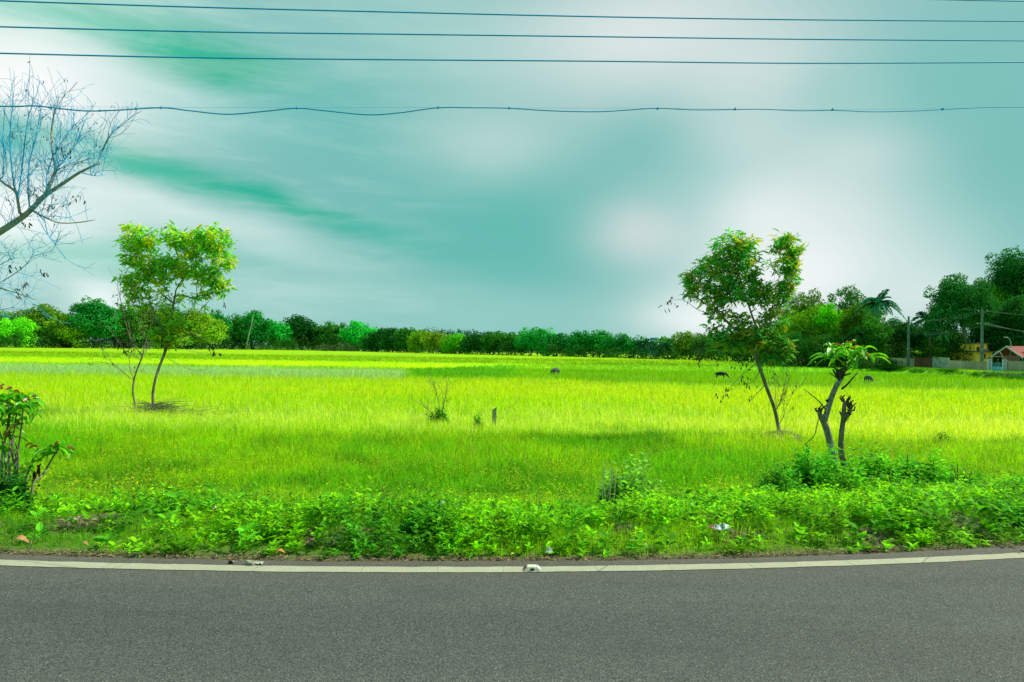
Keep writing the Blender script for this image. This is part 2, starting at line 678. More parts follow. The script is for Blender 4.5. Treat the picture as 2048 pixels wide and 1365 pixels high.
LIME = np.array([.70, .93, .004])
LIME2 = np.array([.55, .90, .004])
GREEN = np.array([.20, .62, .008])
DGREEN = np.array([.10, .38, .012])
MINT = np.array([.46, .72, .30])


# crop colour by place: strips of rice at different ripeness
def crop_colour(x, y):
    x = np.asarray(x, float)
    y = np.asarray(y, float)
    n1 = fbm(x * .25, y * .25, 11)
    n2 = fbm(x * .05 + 3, y * .12, 12)
    n3 = fbm(x * .9, y * .9, 13)
    px = 1024 + F * x / np.maximum(y, 1)
    yw = y * (1 + .16 * (n1 - .5))
    # near green -> lime further out
    edge = 22 + 2.5 * ss(300, 0, px) * 1 + 3 * (n2 - .5) - 3.0 * ss(1300, 1900, px)
    a = ss(edge - 4, edge + 4, yw)[:, None]
    c = (GREEN * (1 - a) + LIME2 * a)
    patch = ss(.45, .7, n1)[:, None] * (1 - a)
    c = c * (1 - .45 * patch) + LIME2 * .45 * patch
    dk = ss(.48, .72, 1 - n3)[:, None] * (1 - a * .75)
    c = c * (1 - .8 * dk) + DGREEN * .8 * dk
    dark_band = (np.exp(-((y + 2.5 * (n1 - .5) - 20.5) / 1.8) ** 2) * ss(.42, .6, fbm(x * .55 + 7, y * .8, 15)) * ss(560, 900, px))[:, None]  # darker green band across the near field, broken up by noise
    c = c * (1 - .75 * dark_band) + DGREEN * .75 * dark_band
    n4 = fbm(x * .5 + 40, y * .35, 14)
    yl_ = ss(.5, .68, n4)[:, None] * (1 - a)
    c = c * (1 - .5 * yl_) + np.array([.46, .74, .01]) * .5 * yl_
    b_ = ss(.4, .6, n2)[:, None] * a
    c = c * (1 - .6 * b_) + LIME * .6 * b_
    # strip across the field 62-92 m
    yb = y + 3 * (n2 - .5) + 2.0 * (n1 - .5)
    far_e = np.interp(px, [0, 820, 1050, 1300, 1700], [80, 84, 112, 138, 120])
    near_e = np.interp(px, [0, 820, 1050, 1300, 1700], [62, 62, 62, 57, 54])
    st = (ss(near_e - 1, near_e + 2.5, yb) * (1 - ss(far_e - 3, far_e + 4, yb)))[:, None]
    left = (1 - ss(800, 830, px))[:, None]
    mid = (ss(800, 830, px) * (1 - ss(1000, 1120, px)))[:, None]
    stl = (ss(59, 61, yb) * (1 - ss(80, 83, yb)))[:, None]
    c = c * (1 - stl * left) + MINT * stl * left
    c = c * (1 - st * mid) + (DGREEN * .6 + GREEN * .45) * st * mid
    rr = (1 - left) * (1 - mid) * st
    c = c * (1 - rr * .85) + (GREEN * .62 + LIME2 * .12) * rr * .85
    lowe = np.exp(-((yb - near_e) / 1.6) ** 2)[:, None] * ss(780, 860, px)[:, None] * ss(.35, .6, n1)[:, None]
    c = c * (1 - lowe * .6) + DGREEN * lowe * .6
    # bunds: thin darker lines
    for (d0, w_, k) in ((83, 2.2, .8), (104, 2, .5), (122, 4, .7), (150, 5, .45), (185, 8, .6), (225, 10, .45)):
        yy = y + 1.5 * (n2 - .5) * (d0 / 60) + x * .03
        bb = np.exp(-((yy - d0) / w_) ** 2)[:, None] * k * (0.3 + 0.7 * ss(.3, .6, fbm(x * .03 + d0, y * .01, 19))[:, None])
        c = c * (1 - bb) + DGREEN * bb
    far = ss(100, 125, y)[:, None]
    c = c * (1 - far * .5) + np.array([.36, .66, .004]) * far * .5
    c = c * (1 - .25 * far) * np.array([1, 1, 1.0]) - c * far * np.array([.16, .08, 0])
    # darker green ground under the grove on the right
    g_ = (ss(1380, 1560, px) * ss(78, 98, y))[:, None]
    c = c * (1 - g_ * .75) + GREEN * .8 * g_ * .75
    return c


# worn patches of bare soil on the verge, given where the photo shows them
BARE = []
for (u_, v_, wu, hv) in ((1440, 1040, 75, 26), (1640, 1044, 60, 24), (1740, 1090, 45, 16), (1890, 1050, 42, 40), (1240, 1062, 34, 20), (640, 1092, 40, 14), (1480, 1088, 60, 10), (180, 1045, 60, 26), (720, 1078, 30, 14), (1000, 1085, 26, 14), (1560, 1010, 40, 20)):
    rr_ = ray(u_, v_)
    d_ = (CAM[2] + .03) / -rr_[2]
    BARE.append((rr_[0] * d_, d_, wu / F * d_, max(.08, hv * d_ * d_ / (F * 1.75))))


def bare(x, y):
    q = np.zeros(len(x))
    n_ = fbm(x * 4, y * 4, 83)
    for (bx_, by_, rx_, ry_) in BARE:
        q = np.maximum(q, np.exp(-(((x - bx_) / rx_) ** 2 + ((y - by_) / ry_) ** 2) * 1.1) * (.6 + .9 * n_))
    return ss(.35, .6, q)


# ------------------------------------------------------------------ ground
def build_ground():
    ys = np.concatenate([[-3000, -800, -200, -60, -20, -8, -3, -1.9], np.arange(-1.5, 4.6, 1.0), np.arange(4.8, 14, .14), np.arange(14, 30, .5), np.arange(30, 130, 1.2),
                         np.arange(130, 420, 5), [450, 520, 700, 1000, 1800, 4000, 9000]])
    ts = np.concatenate([[-60, -20, -8, -4, -2.2, -1.6], np.arange(-1.25, 1.25, .014), [1.3, 1.6, 2.2, 4, 8, 20, 60]])
    X = np.zeros((len(ys), len(ts)))
    for i, y in enumerate(ys):
        X[i] = ts * max(abs(y), 7.0)
    Y = np.repeat(ys[:, None], len(ts), 1)
    Z = ground_z(X.ravel(), Y.ravel())
    s = (Y - yline(X)).ravel()
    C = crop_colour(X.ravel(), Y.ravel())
    soilc = np.array([.10, .085, .05])
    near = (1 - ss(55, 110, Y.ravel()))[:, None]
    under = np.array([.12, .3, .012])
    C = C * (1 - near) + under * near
    vg = (1 - ss(2.5, 5, s))[:, None]
    C = C * (1 - vg) + (soilc * .45 + under * .45) * vg
    br_ = bare(X.ravel(), Y.ravel())[:, None] * vg
    C = C * (1 - br_) + np.array([.13, .105, .065]) * br_
    ed = (1 - ss(.25, .45, s))[:, None]
    C = C * (1 - ed) + np.array([.11, .10, .06]) * ed
    px = 1024 + F * X.ravel() / np.maximum(Y.ravel(), 1)
    t = X.ravel() / np.maximum(Y.ravel(), 1)
    wd = wall_depth(t)
    bk = (ss(.52, .56, t) * ss(wd - 8.4, wd - 7, Y.ravel()) * ss(60, 70, Y.ravel()))[:, None]
    C = C * (1 - bk) + np.array([.10, .26, .02]) * bk
    fard = ss(300, 380, Y.ravel())[:, None]
    C = C * (1 - fard) + np.array([.05, .15, .03]) * fard
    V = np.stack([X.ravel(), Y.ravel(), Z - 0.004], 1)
    nx = len(ts)
    i = np.arange(len(ys) - 1)[:, None] * nx
    j = np.arange(nx - 1)[None, :]
    Fq = np.stack([i + j, i + j + 1, i + nx + j + 1, i + nx + j], -1).reshape(-1, 4)
    a = Acc()
    a.add(V, Fq, C)
    o = a.build('ground', M['soil'], smooth=True)
    tag(o, 'flat farmland under the green rice and the roadside verge', None, None, 'structure')


build_ground()


def build_road():
    xs = np.concatenate([np.arange(-80, -10, 2.0), np.arange(-10, 10, .06), np.arange(10, 81, 2.0)])
    yl = yline(xs)
    edge = yl + .25 + .05 * (fbm(xs * 2.2, xs * 0, 31) - .5) + .035 * (fbm(xs * 14, xs * 0, 32) - .5) + .05 * ss(1.5, 5, xs)
    rows = [yl - 6.9, yl - 6.6, yl - 4, yl - 2, yl - .5, yl - .1, yl + .1, edge - .05, edge]
    zs = [0, 0, .0, .0, 0, 0, 0, 0, -.012]
    dust = [1, .3, 0, 0, 0, .25, .5, .9, 1]
    V = []
    C = []
    for r_, z_, d_ in zip(rows, zs, dust):
        V.append(np.stack([xs, r_, np.full(len(xs), z_ + .004)], 1))
        C.append(np.repeat([[d_, d_, d_]], len(xs), 0))
    V = np.concatenate(V)
    n = len(xs)
    i = np.arange(len(rows) - 1)[:, None] * n
    j = np.arange(n - 1)[None]
    Fq = np.stack([i + j, i + j + 1, i + n + j + 1, i + n + j], -1).reshape(-1, 4)
    a = Acc()
    a.add(V, Fq, np.concatenate(C))
    tag(a.build('road', M['asphalt']), 'grey tarmac road running across the foreground', None, None, 'structure')
    a = Acc()
    r1 = yl - .066 + .014 * (fbm(xs * 9, xs * 0, 5) - .5) + .008 * (fbm(xs * 40, xs * 0, 6) - .5)
    r2 = yl + .062 + .016 * (fbm(xs * 8, xs * 0, 8) - .5) + .010 * (fbm(xs * 36, xs * 0, 9) - .5)
    V = np.concatenate([np.stack([xs, r1, np.full(n, .008)], 1), np.stack([xs, r2, np.full(n, .008)], 1)])
    Fq = np.stack([j[0], j[0] + 1, n + j[0] + 1, n + j[0]], -1)
    a.add(V, Fq)
    tag(a.build('road_edge_line', M['paint']), 'worn white edge line painted along the tarmac', None, None, 'structure')


build_road()


# ------------------------------------------------------------------ grass
def blades(acc, x, y, h, wd, C, lean=.35, seg=2, tipC=None):
    n = len(x)
    z = ground_z(x, y)
    az = rng.uniform(0, 2 * math.pi, n)
    ln = np.abs(rng.normal(0, lean, n)) + .05
    dx = np.cos(az) * ln
    dy = np.sin(az) * ln
    face = rng.uniform(0, math.pi, n)
    sx = np.cos(face)
    sy = np.sin(face) * .6
    P0 = np.stack([x, y, z - .02], 1)
    up = np.array([0, 0, 1.0])
    ld = np.stack([dx, dy, np.zeros(n)], 1)
    S = np.stack([sx, sy, np.zeros(n)], 1) * (wd[:, None] / 2)
    if seg == 2:
        m1 = P0 + (up * .55 + ld * .25) * h[:, None]
        tp = P0 + (up * (1 - .3 * ln[:, None]) + ld * 1.0) * h[:, None]
        V = np.stack([P0 - S, P0 + S, m1 + S * .8, m1 - S * .8, tp], 1)
        b_ = (np.arange(n) * 5)[:, None]
        F4 = b_ + np.array([[0, 1, 2, 3]])
        F3 = b_ + np.array([[3, 2, 4]])
        k = 5
        tw = np.array([0, 0, .35, .35, 1.0])
    else:
        tp = P0 + (up + ld * .8) * h[:, None]
        V = np.stack([P0 - S, P0 + S, tp], 1)
        F4 = np.zeros((0, 4), int)
        F3 = (np.arange(n) * 3)[:, None] + np.array([[0, 1, 2]])
        k = 3
        tw = np.array([0, 0, 1.0])
    if tipC is None:
        CC = np.repeat(C, k, 0)
    else:
        CC = (C[:, None, :] * (1 - tw[None, :, None]) + tipC[:, None, :] * tw[None, :, None]).reshape(-1, 3)
    acc.addmix(V.reshape(-1, 3), F3, F4, CC)


def sample_field(n, y0, y1):
    # uniform over the trapezoid |x| < .86 y + 2.5
    y = np.sqrt(rng.uniform(0, 1, int(n)) * (y1 ** 2 - y0 ** 2) + y0 ** 2)
    x = rng.uniform(-1, 1, int(n)) * (.86 * y + 2.5)
    return x, y


def not_on(x, y):
    """False on the far path / behind the wall / the raised bank"""
    t = x / y
    wd = wall_depth(t)
    return ~((t > .53) & (y > wd - 8))


def field_grass():
    a = Acc()
    zones = [(6.8, 11, 105000, .0085, .30), (11, 17, 150000, .012, .34), (17, 27, 180000, .017, .42), (27, 50, 210000, .022, .46), (50, 92, 160000, .04, .42),
             (92, 170, 110000, .065, .34)]
    for (y0, y1, n, wdt, h0) in zones:
        nt = n // 5
        tx, ty = sample_field(nt, y0, y1)
        x = np.repeat(tx, 5) + rng.normal(0, wdt * 2.5, nt * 5)
        y = np.repeat(ty, 5) + rng.normal(0, wdt * 2.5, nt * 5)
        s = y - yline(x)
        sl = 2.5 + .9 * ss(.5, 4, x)
        keep = (s > sl + rng.uniform(-.5, .5, len(x))) & not_on(x, y)
        # thinner, trampled patches
        dn = fbm(x * .5, y * .5, 41)
        keep &= rng.uniform(0, 1, len(x)) < (0.35 + 1.3 * ss(.25, .55, dn))
        # circle around the right tree's heap
        tx0, ty0 = PX(1560, 22.4), 22.4
        keep &= ((x - tx0) / 1.0) ** 2 + ((y - ty0) / .8) ** 2 > .5
        for (cx, cy) in ((PX(1112, 74), 74), (PX(1443, 70), 70), (PX(1737, 66), 66)):
            keep &= ~((np.abs(x - cx * y / cy) < 1.2) & (y > cy - 3.2) & (y < cy + .8))
        x, y = x[keep], y[keep]
        m_ = len(x)
        hn = fbm(x * .35, y * .35, 42)
        hn2 = fbm(x * 1.6, y * 1.6, 43)
        h = h0 * (.15 + .65 * hn + 1.05 * hn2) * rng.uniform(.5, 1.3, m_)
        s = y - yline(x)
        h *= .65 + .35 * ss(3, 7, s)
        px = 1024 + F * x / y
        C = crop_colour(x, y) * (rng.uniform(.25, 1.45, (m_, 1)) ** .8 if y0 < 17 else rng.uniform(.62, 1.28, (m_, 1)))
        C = C * (1 + rng.normal(0, .10, (m_, 3)))
        dryf = rng.uniform(0, 1, m_) < (.03 + .05 * (1 - ss(9, 16, y)))
        C[dryf] = np.array([.42, .42, .14]) * rng.uniform(.7, 1.2, (dryf.sum(), 1))
        tip = C * np.array([1.15, 1.08, 1.2])
        # pale seed heads out in the lime strip
        hd = (rng.uniform(0, 1, m_) < .24 * (.25 + 1.1 * np.exp(-((y - 26) / 5) ** 2)) * ss(20, 23, y + 3 * (hn - .5)) * (1 - ss(50, 66, y)))
        tip[hd] = np.array([1.0, .98, .34]) * rng.uniform(.85, 1.1, (hd.sum(), 1))
        C[hd] = C[hd] * .6 + np.array([.9, .95, .12]) * .4
        h[hd] *= 1.15
        blades(a, x, y, h, wdt * rng.uniform(.6, 1.4, m_), np.clip(C, 0, .95), .60 if y0 < 17 else .38, 2 if y0 < 50 else 1, np.clip(tip, 0, .95))
    # small-leaved yellow-green weeds among the near grass
    n = 42000
    x, y = sample_field(n, 9, 21)
    s = y - yline(x)
    wn = fbm(x * .45 + 5, y * .6, 47)
    keep = (s > 4.2) & (rng.uniform(0, 1, n) < ss(.42, .66, wn) * .9 + .08)
    x, y, wn = x[keep], y[keep], wn[keep]
    m_ = len(x)
    hh = rng.uniform(.18, .5, m_)
    for k in range(5):
        az = rng.uniform(0, 6.3, m_)
        Pn = np.stack([x + rng.normal(0, .04, m_), y + rng.normal(0, .04, m_), ground_z(x, y) + hh * (.45 + .12 * k)], 1)
        C = np.where((rng.uniform(0, 1, m_) < .4)[:, None], np.array([.66, .72, .02]), np.array([.24, .52, .015])) * rng.uniform(.4, 1.3, (m_, 1))
        leaves(a, Pn, np.stack([np.cos(az), np.sin(az), rng.uniform(0, .6, m_)], 1), np.array([0, 0, 1.0]) + rng.normal(0, .4, (m_, 3)), .045 * rng.uniform(.6, 1.4, m_), .022, np.clip(C, 0, .95), simple=True)
    o = a.build('rice_grass', M['grass'])
    tag(o, 'tall lime green rice grass filling the flooded field behind the verge', 'grass', None, 'stuff')


field_grass()


def verge_zone(n, s0, s1, x0=-9.5, x1=10.5):
    x = rng.uniform(x0, x1, n)
    s = rng.uniform(s0, s1, n)
    return x, yline(x) + s, s


def verge_grass():
    a = Acc()
    n = 230000
    x, y, s = verge_zone(n, .24, 3.6)
    g = fbm(x * .8, y * .9, 51)
    keep = rng.uniform(0, 1, n) < ss(.24, .42, s) * (.6 + ss(.35, .6, g)) * (1 - .85 * bare(x, y))
    x, y, s, g = x[keep], y[keep], s[keep], g[keep]
    m_ = len(x)
    h = (.03 + .10 * g * ss(.2, .9, s)) * rng.uniform(.4, 1.5, m_)
    # a few taller tufts by the road at the middle
    for (cx, cs, rr, k) in ((.25, .5, .3, 1.1), (1.2, .7, .5, .35), (-.1, .5, .25, .9), (1.9, .8, .5, .3)):
        h *= 1 + k * np.exp(-((x - cx) ** 2 + (s - cs) ** 2) / rr ** 2)
    C = (GREEN * .7 + DGREEN * .25) * rng.uniform(.6, 1.4, (m_, 1)) * (1 + rng.normal(0, .08, (m_, 3)))
    lm = ss(.40, .65, fbm(x * .7 + 9, y * .7, 57))[:, None]
    C = C * (1 - lm * .5) + LIME2 * lm * .5
    dr = rng.uniform(0, 1, m_) < .06 + .3 * (1 - ss(.25, .45, s))
    C[dr] = np.array([.34, .30, .13]) * rng.uniform(.6, 1.3, (dr.sum(), 1))
    blades(a, x, y, h, .0048 * rng.uniform(.7, 1.5, m_), np.clip(C, 0, .95), .8, 2)
    o = a.build('verge_grass', M['grass'])
    tag(o, 'short green and straw coloured grass on the verge beside the tarmac', 'grass', None, 'stuff')


verge_grass()


def weed_plants(acc, stem, x, y, h, C, leafL, nodes=6, z=None, lean=.25):
    n = len(x)
    if z is None:
        z = ground_z(x, y)
    az = rng.uniform(0, 2 * math.pi, n)
    ln = np.abs(rng.normal(0, lean, n))
    ld = np.stack([np.cos(az) * ln, np.sin(az) * ln, np.ones(n)], 1)
    P0 = np.stack([x, y, z - .01], 1)
    rot = rng.uniform(0, math.pi, n)
    for k in range(nodes):
        t = (k + 1.0) / nodes
        Pn = P0 + ld * (h * (t ** .9))[:, None] + rng.normal(0, .006, (n, 3))
        for sg in (0, math.pi):
            a_ = rot + k * math.pi / 2 + sg + rng.normal(0, .3, n)
            upc = rng.uniform(.0, .75, n) + .25 * t
            D = np.stack([np.cos(a_), np.sin(a_), upc], 1)
            N = np.stack([-np.cos(a_) * upc * .6, -np.sin(a_) * upc * .6, np.ones(n)], 1) + rng.normal(0, .35, (n, 3))
            L = leafL * (1.15 - .45 * abs(t - .55)) * rng.uniform(.65, 1.25, n)
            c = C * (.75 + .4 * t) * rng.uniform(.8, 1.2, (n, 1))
            keep = rng.uniform(0, 1, n) < .92
            leaves(acc, Pn[keep], D[keep], N[keep], L[keep], (L * .46)[keep], np.clip(c, 0, .95)[keep])
    # stems: thin three-sided blades
    V = np.stack([P0 + [.002, 0, 0], P0 + [-.002, .002, 0], P0 + ld * h[:, None]], 1).reshape(-1, 3)
    stem.add(V, (np.arange(n) * 3)[:, None] + np.array([[0, 1, 2]]), (.12, .22, .04))


WEED_MID = np.array([.10, .36, .006])
WEED_BRIGHT = np.array([.28, .68, .006])
WEED_DARK = np.array([.06, .30, .016])


def weeds():
    a = Acc()
    n = 22000
    x, y, s = verge_zone(n, .27, 4.2)
    right = ss(.5, 4.0, x)
    end = 2.3 + 1.3 * right + .9 * (fbm(x * 1.4, x * 0 + 2, 64) - .5)
    m1 = fbm(x * .75 + 4, y * .95, 61)
    m2 = fbm(x * 2.4, y * 2.4, 62)
    left = 1 - ss(-5.5, -4.2, x)
    dens = ss(.42, .54, m1 * .5 + m2 * .5) * (1 - .95 * ss(.50, .58, fbm(x * 1.1 + 31, y * 1.9 + 7, 69))) * (.45 + .55 * ss(.3, .8, s)) * (1 - ss(end, end + .5, s))
    # bare / grassy gap at centre right near the road
    gap = np.exp(-(((x - 1.5) / .8) ** 2 + ((s - .65) / .5) ** 2))
    gap2 = np.exp(-(((x + 4.6) / 1.2) ** 2 + ((s - .5) / .3) ** 2))
    dens = dens * (1 - .95 * gap) * (1 - .8 * gap2)
    dens = np.maximum(dens, .6 * ss(end - 1.3, end - .6, s) * (1 - ss(end, end + .4, s)))
    # dense clumps near the tarmac
    for (cx, cs, rx) in ((-2.0, .75, 1.0), (-.55, .7, .35), (.3, .7, .22), (3.6, .9, .6)):
        dens = np.maximum(dens, np.exp(-(((x - cx) / rx) ** 2 + ((s - cs) / .4) ** 2) * 1.2))
    dens = dens * (1 - .96 * bare(x, y))
    keep = rng.uniform(0, 1, n) < dens
    x, y, s, m1, m2, right = (q[keep] for q in (x, y, s, m1, m2, right))
    mm = len(x)
    h = (.06 + .24 * m1 * ss(.25, .9, s)) * (.4 + 1.1 * m2) * rng.uniform(.6, 1.25, mm) * np.where(rng.uniform(0, 1, mm) < .07, 1.4, 1.0)
    for (cx, cs, rx) in ((-2.0, .8, .8), (-.5, .75, .35), (.33, .6, .2)):
        h *= 1 + .55 * np.exp(-(((x - cx) / rx) ** 2 + ((s - cs) / .35) ** 2))
    cn = fbm(x * .9 + 20, y * 1.2, 66)
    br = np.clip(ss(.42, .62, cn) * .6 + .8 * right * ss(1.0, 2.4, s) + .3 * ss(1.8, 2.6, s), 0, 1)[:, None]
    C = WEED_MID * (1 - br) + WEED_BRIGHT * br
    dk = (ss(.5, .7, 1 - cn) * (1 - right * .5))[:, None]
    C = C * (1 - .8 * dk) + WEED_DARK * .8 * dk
    C = C * rng.uniform(.5, 1.6, (mm, 1)) * (1 + rng.normal(0, .06, (mm, 3)))
    half = rng.uniform(0, 1, mm) < .6
    for sel, L, nd in ((half, .072, 4), (~half, .048, 5)):
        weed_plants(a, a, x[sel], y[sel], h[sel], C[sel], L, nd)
    # broad-leaved kind, a few large plants
    n = 520
    x, y, s = verge_zone(n, .4, 3.2)
    mk = (fbm(x * .8 + 50, y * 1.1, 71) > .52)
    x, y = x[mk], y[mk]
    mm = len(x)
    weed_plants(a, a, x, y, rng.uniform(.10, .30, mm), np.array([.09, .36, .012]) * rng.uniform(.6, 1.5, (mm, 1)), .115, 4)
    # narrow-leaved darker kind
    n = 2600
    x, y, s = verge_zone(n, .35, 3.6)
    mk = (fbm(x * 1.2 + 80, y * 1.3, 72) > .5)
    x, y = x[mk], y[mk]
    mm = len(x)
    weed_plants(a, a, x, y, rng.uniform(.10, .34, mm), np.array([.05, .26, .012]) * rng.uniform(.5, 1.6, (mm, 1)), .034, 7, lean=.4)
    # dead stalks
    for i in range(170):
        xx = rng.uniform(-8, 9)
        yy = float(yline(xx)) + rng.uniform(.35, 3.4)
        z_ = gz(xx, yy)
        hh = rng.uniform(.12, .38)
        p1 = np.array([xx + rng.normal(0, .12), yy + rng.normal(0, .1), z_ + hh])
        tube(a, [[xx, yy, z_], [(xx + p1[0]) / 2 + .01, yy, z_ + hh * .6], p1], [.003, .0025, .0015], 3, C=np.array([.42, .36, .18]) * rng.uniform(.5, 1.2), cap=False)
    o = a.build('verge_weeds', M['weed'])
    tag(o, 'leafy low green weeds creeping over the roadside verge', 'weeds', None, 'stuff')


weeds()


def litter():
    """straw, dead leaves and grit on the strip of soil next to the tarmac"""
    a = Acc()
    n = 5200
    x, y, s = verge_zone(n, .2, .75)
    s2 = .22 + np.abs(rng.normal(0, .07, n))
    y = yline(x) + s2 + .05 * ss(1.5, 5, x)
    z = np.maximum(ground_z(x, y), 0.004) + .004
    az = rng.uniform(0, 2 * math.pi, n)
    D = np.stack([np.cos(az), np.sin(az), rng.uniform(-.05, .25, n)], 1)
    N = np.array([0, 0, 1.0]) + rng.normal(0, .4, (n, 3))
    kind = rng.uniform(0, 1, n)
    L = np.where(kind < .6, rng.uniform(.02, .07, n), rng.uniform(.015, .05, n))
    W = np.where(kind < .6, L * .1, L * .5)
    C = np.where((kind < .6)[:, None], np.array([.36, .30, .17]), np.array([.20, .13, .07])) * rng.uniform(.4, 1.4, (n, 1))
    leaves(a, np.stack([x, y, z], 1), D, N, L, W, C, simple=True)
    # dry twigs and straw on the bare patches
    for (bx_, by_, rx_, ry_) in BARE:
        k_ = int(260 * rx_ * ry_ / .05) if rx_ * ry_ < .12 else 620
        xx = bx_ + rng.normal(0, .6, k_) * rx_
        yy = by_ + rng.normal(0, .6, k_) * ry_
        zz = ground_z(xx, yy) + rng.uniform(0, .02, k_)
        az = rng.uniform(0, 6.3, k_)
        L_ = rng.uniform(.02, .10, k_)
        leaves(a, np.stack([xx, yy, zz], 1), np.stack([np.cos(az), np.sin(az), rng.uniform(-.1, .4, k_)], 1), np.array([0, 0, 1.0]) + rng.normal(0, .4, (k_, 3)), L_, L_ * np.where(rng.uniform(0, 1, k_) < .7, .07, .4),
               np.array([.30, .25, .16]) * rng.uniform(.3, 1.5, (k_, 1)), simple=True)
    # small clods and grit
    for i in range(900):
        xx = rng.uniform(-8, 9)
        yy = float(yline(xx)) + .22 + abs(rng.normal(0, .12))
        r_ = rng.uniform(.003, .010)
        V = np.array([[1, 0, 0], [0, 1, 0], [-1, 0, 0], [0, -1, 0], [0, 0, .9], [0, 0, -.5]]) * r_ * rng.uniform(.7, 1.3, (6, 3)) + [xx, yy, .008]
        a.add(V, [[0, 1, 4], [1, 2, 4], [2, 3, 4], [3, 0, 4], [1, 0, 5], [2, 1, 5], [3, 2, 5], [0, 3, 5]], np.array([.2, .18, .14]) * rng.uniform(.5, 1.7))
    o = a.build('verge_litter', M['dry'])
    tag(o, 'straw and grit strewn along the crumbling edge of the tarmac', 'litter', None, 'stuff')


litter()


# ------------------------------------------------------------------ trees seen far off
def crown_points(lobes, dens, shell=.72):
    Ps, Ns, Ss = [], [], []
    for (c, r_) in lobes:
        r_ = np.asarray(r_, float)
        area = 4 * math.pi * ((r_[0] * r_[1]) ** 1.6 / 3 + (r_[0] * r_[2]) ** 1.6 / 3 + (r_[1] * r_[2]) ** 1.6 / 3) ** (1 / 1.6)
        n = max(12, int(area * dens))
        d = randdir(n)
        rr = rng.uniform(shell ** 3, 1.12, n) ** (1 / 3)
        # lumpy
        rr = rr * (1 + .22 * np.sin(d[:, 0] * 5 + c[0]) * np.cos(d[:, 2] * 6 + c[1]))
        Ps.append(np.asarray(c) + d * r_ * rr[:, None])
        Ns.append(d)
        Ss.append(np.full(n, rng.uniform(.78, 1.25)))
    return np.concatenate(Ps), np.concatenate(Ns), np.concatenate(Ss)


def foliage(acc, lobes, dens, size, col, var=.22, shell=.72, simple=True, asp=.6, tint=None):
    Pn, d, sc = crown_points(lobes, dens, shell)
    n = len(Pn)
    N = norm(d * .8 + rng.normal(0, .55, (n, 3)) + [0, 0, .3])
    D = norm(np.cross(N, randdir(n)))
    L = size * rng.uniform(.6, 1.4, n)
    C = np.asarray(col) * sc[:, None] * rng.uniform(1 - var, 1 + var, (n, 1)) * (1 + rng.normal(0, .10, (n, 3)))
    if tint is not None:
        k = (rng.uniform(0, 1, n) < .25)
        C[k] = np.asarray(tint) * rng.uniform(.7, 1.2, (k.sum(), 1))
    leaves(acc, Pn - D * L[:, None] * .5, D, N, L, L * asp, np.clip(C, 0, .95), simple=simple)


def tree_far(px, top, wpx, depth, col, label, group=None, base=None, cb=.22, n_l=None, trunks=1, bark='darkbark', dens=None, size=None, tint=None, cat='tree', shape=1.0, name='tree'):
    x = PX(px, depth)
    z0 = gz(x, depth)
    H = P(px, top, depth)[2] - z0
    R = wpx / 2 / F * depth
    o = empty(name, (x, depth, z0), label, cat, group)
    lobes = []
    zc = z0 + H * (cb + 1) / 2
    rz = H * (1 - cb) / 2
    n_l = n_l or int(20 + R * 1.6)
    for i in range(n_l):
        # lobe centres fill an egg that is widest a little above its middle
        d = randdir(1)[0] * rng.uniform(.35, .95)
        kz = 1 - .18 * d[2] * shape
        rl = min(R, rz) * rng.uniform(.26, .46)
        c = np.array([x + d[0] * (R - rl * .8) * kz, depth + d[1] * (R - rl * .8) * kz * .8, zc + d[2] * (rz - rl * .8)])
        lobes.append((c, (rl * rng.uniform(1, 1.3), rl * 1.1, rl * rng.uniform(.7, .95))))
    tx_ = rng.uniform(-.3, .3) * R
    lobes.append(((x + tx_, depth, z0 + H - .24 * rz), (.26 * R, .28 * R, .24 * rz)))
    lobes.append(((x + tx_ * .6, depth, zc + rz * .25), (R * .5, R * .5, rz * .55)))
    # shoulders and a ragged skirt give every tree its own outline
    for sg in (-1, 1):
        hh = rng.uniform(.45, .85)
        rs = R * rng.uniform(.30, .48)
        lobes.append(((x + sg * (R - rs * rng.uniform(.6, 1.0)), depth + rng.uniform(-.3, .3) * R, z0 + H * hh - rs * .5), (rs, rs, rs * rng.uniform(.7, 1.1))))
        rs = R * rng.uniform(.35, .5)
        lobes.append(((x + sg * (R - rs * .8), depth, z0 + H * rng.uniform(cb + .08, cb + .35)), (rs, rs, rs * .8)))
    lobes.append(((x, depth, zc - rz * .25), (R * .7, R * .6, rz * .6)))
    for i in range(10):
        aa = rng.uniform(0, math.pi)
        rs = R * rng.uniform(.10, .2)
        lobes.append(((x + math.cos(aa) * (R - rs * .3), depth + rng.uniform(-.4, .2) * R, zc + math.sin(aa) * (rz - rs * .6) * rng.uniform(.7, 1.0)), (rs, rs, rs)))
    a = Acc()
    size = size or .0025 * depth
    dens = (dens or 1.1 / (size * size)) * 1.15
    foliage(a, lobes, dens, size, col, tint=tint, asp=.7)
    ob = a.build('crown', M['farleaf'], o)
    t = Acc()
    for k in range(trunks):
        bx = x + (k - (trunks - 1) / 2) * R * .35
        tr = max(.10, H * .017)
        lean = rng.uniform(-.12, .12) * H * .3
        spine = [np.array([bx, depth, z0 - .2]), np.array([bx + lean * .4, depth, z0 + H * cb * .8]), np.array([bx + lean, depth, z0 + H * .62])]
        sp = smooth_pts(spine, 3)
        tube(t, sp, np.linspace(tr, tr * .4, len(sp)), 6)
        for (c, r_) in lobes[:5]:
            tube(t, smooth_pts([sp[2], (sp[3] + c) / 2 + rng.normal(0, .05, 3) * R, c], 3), np.linspace(tr * .5, tr * .15, 7), 5)
    if trunks:
        t.build('trunk', M[bark], o, smooth=True)
    return o


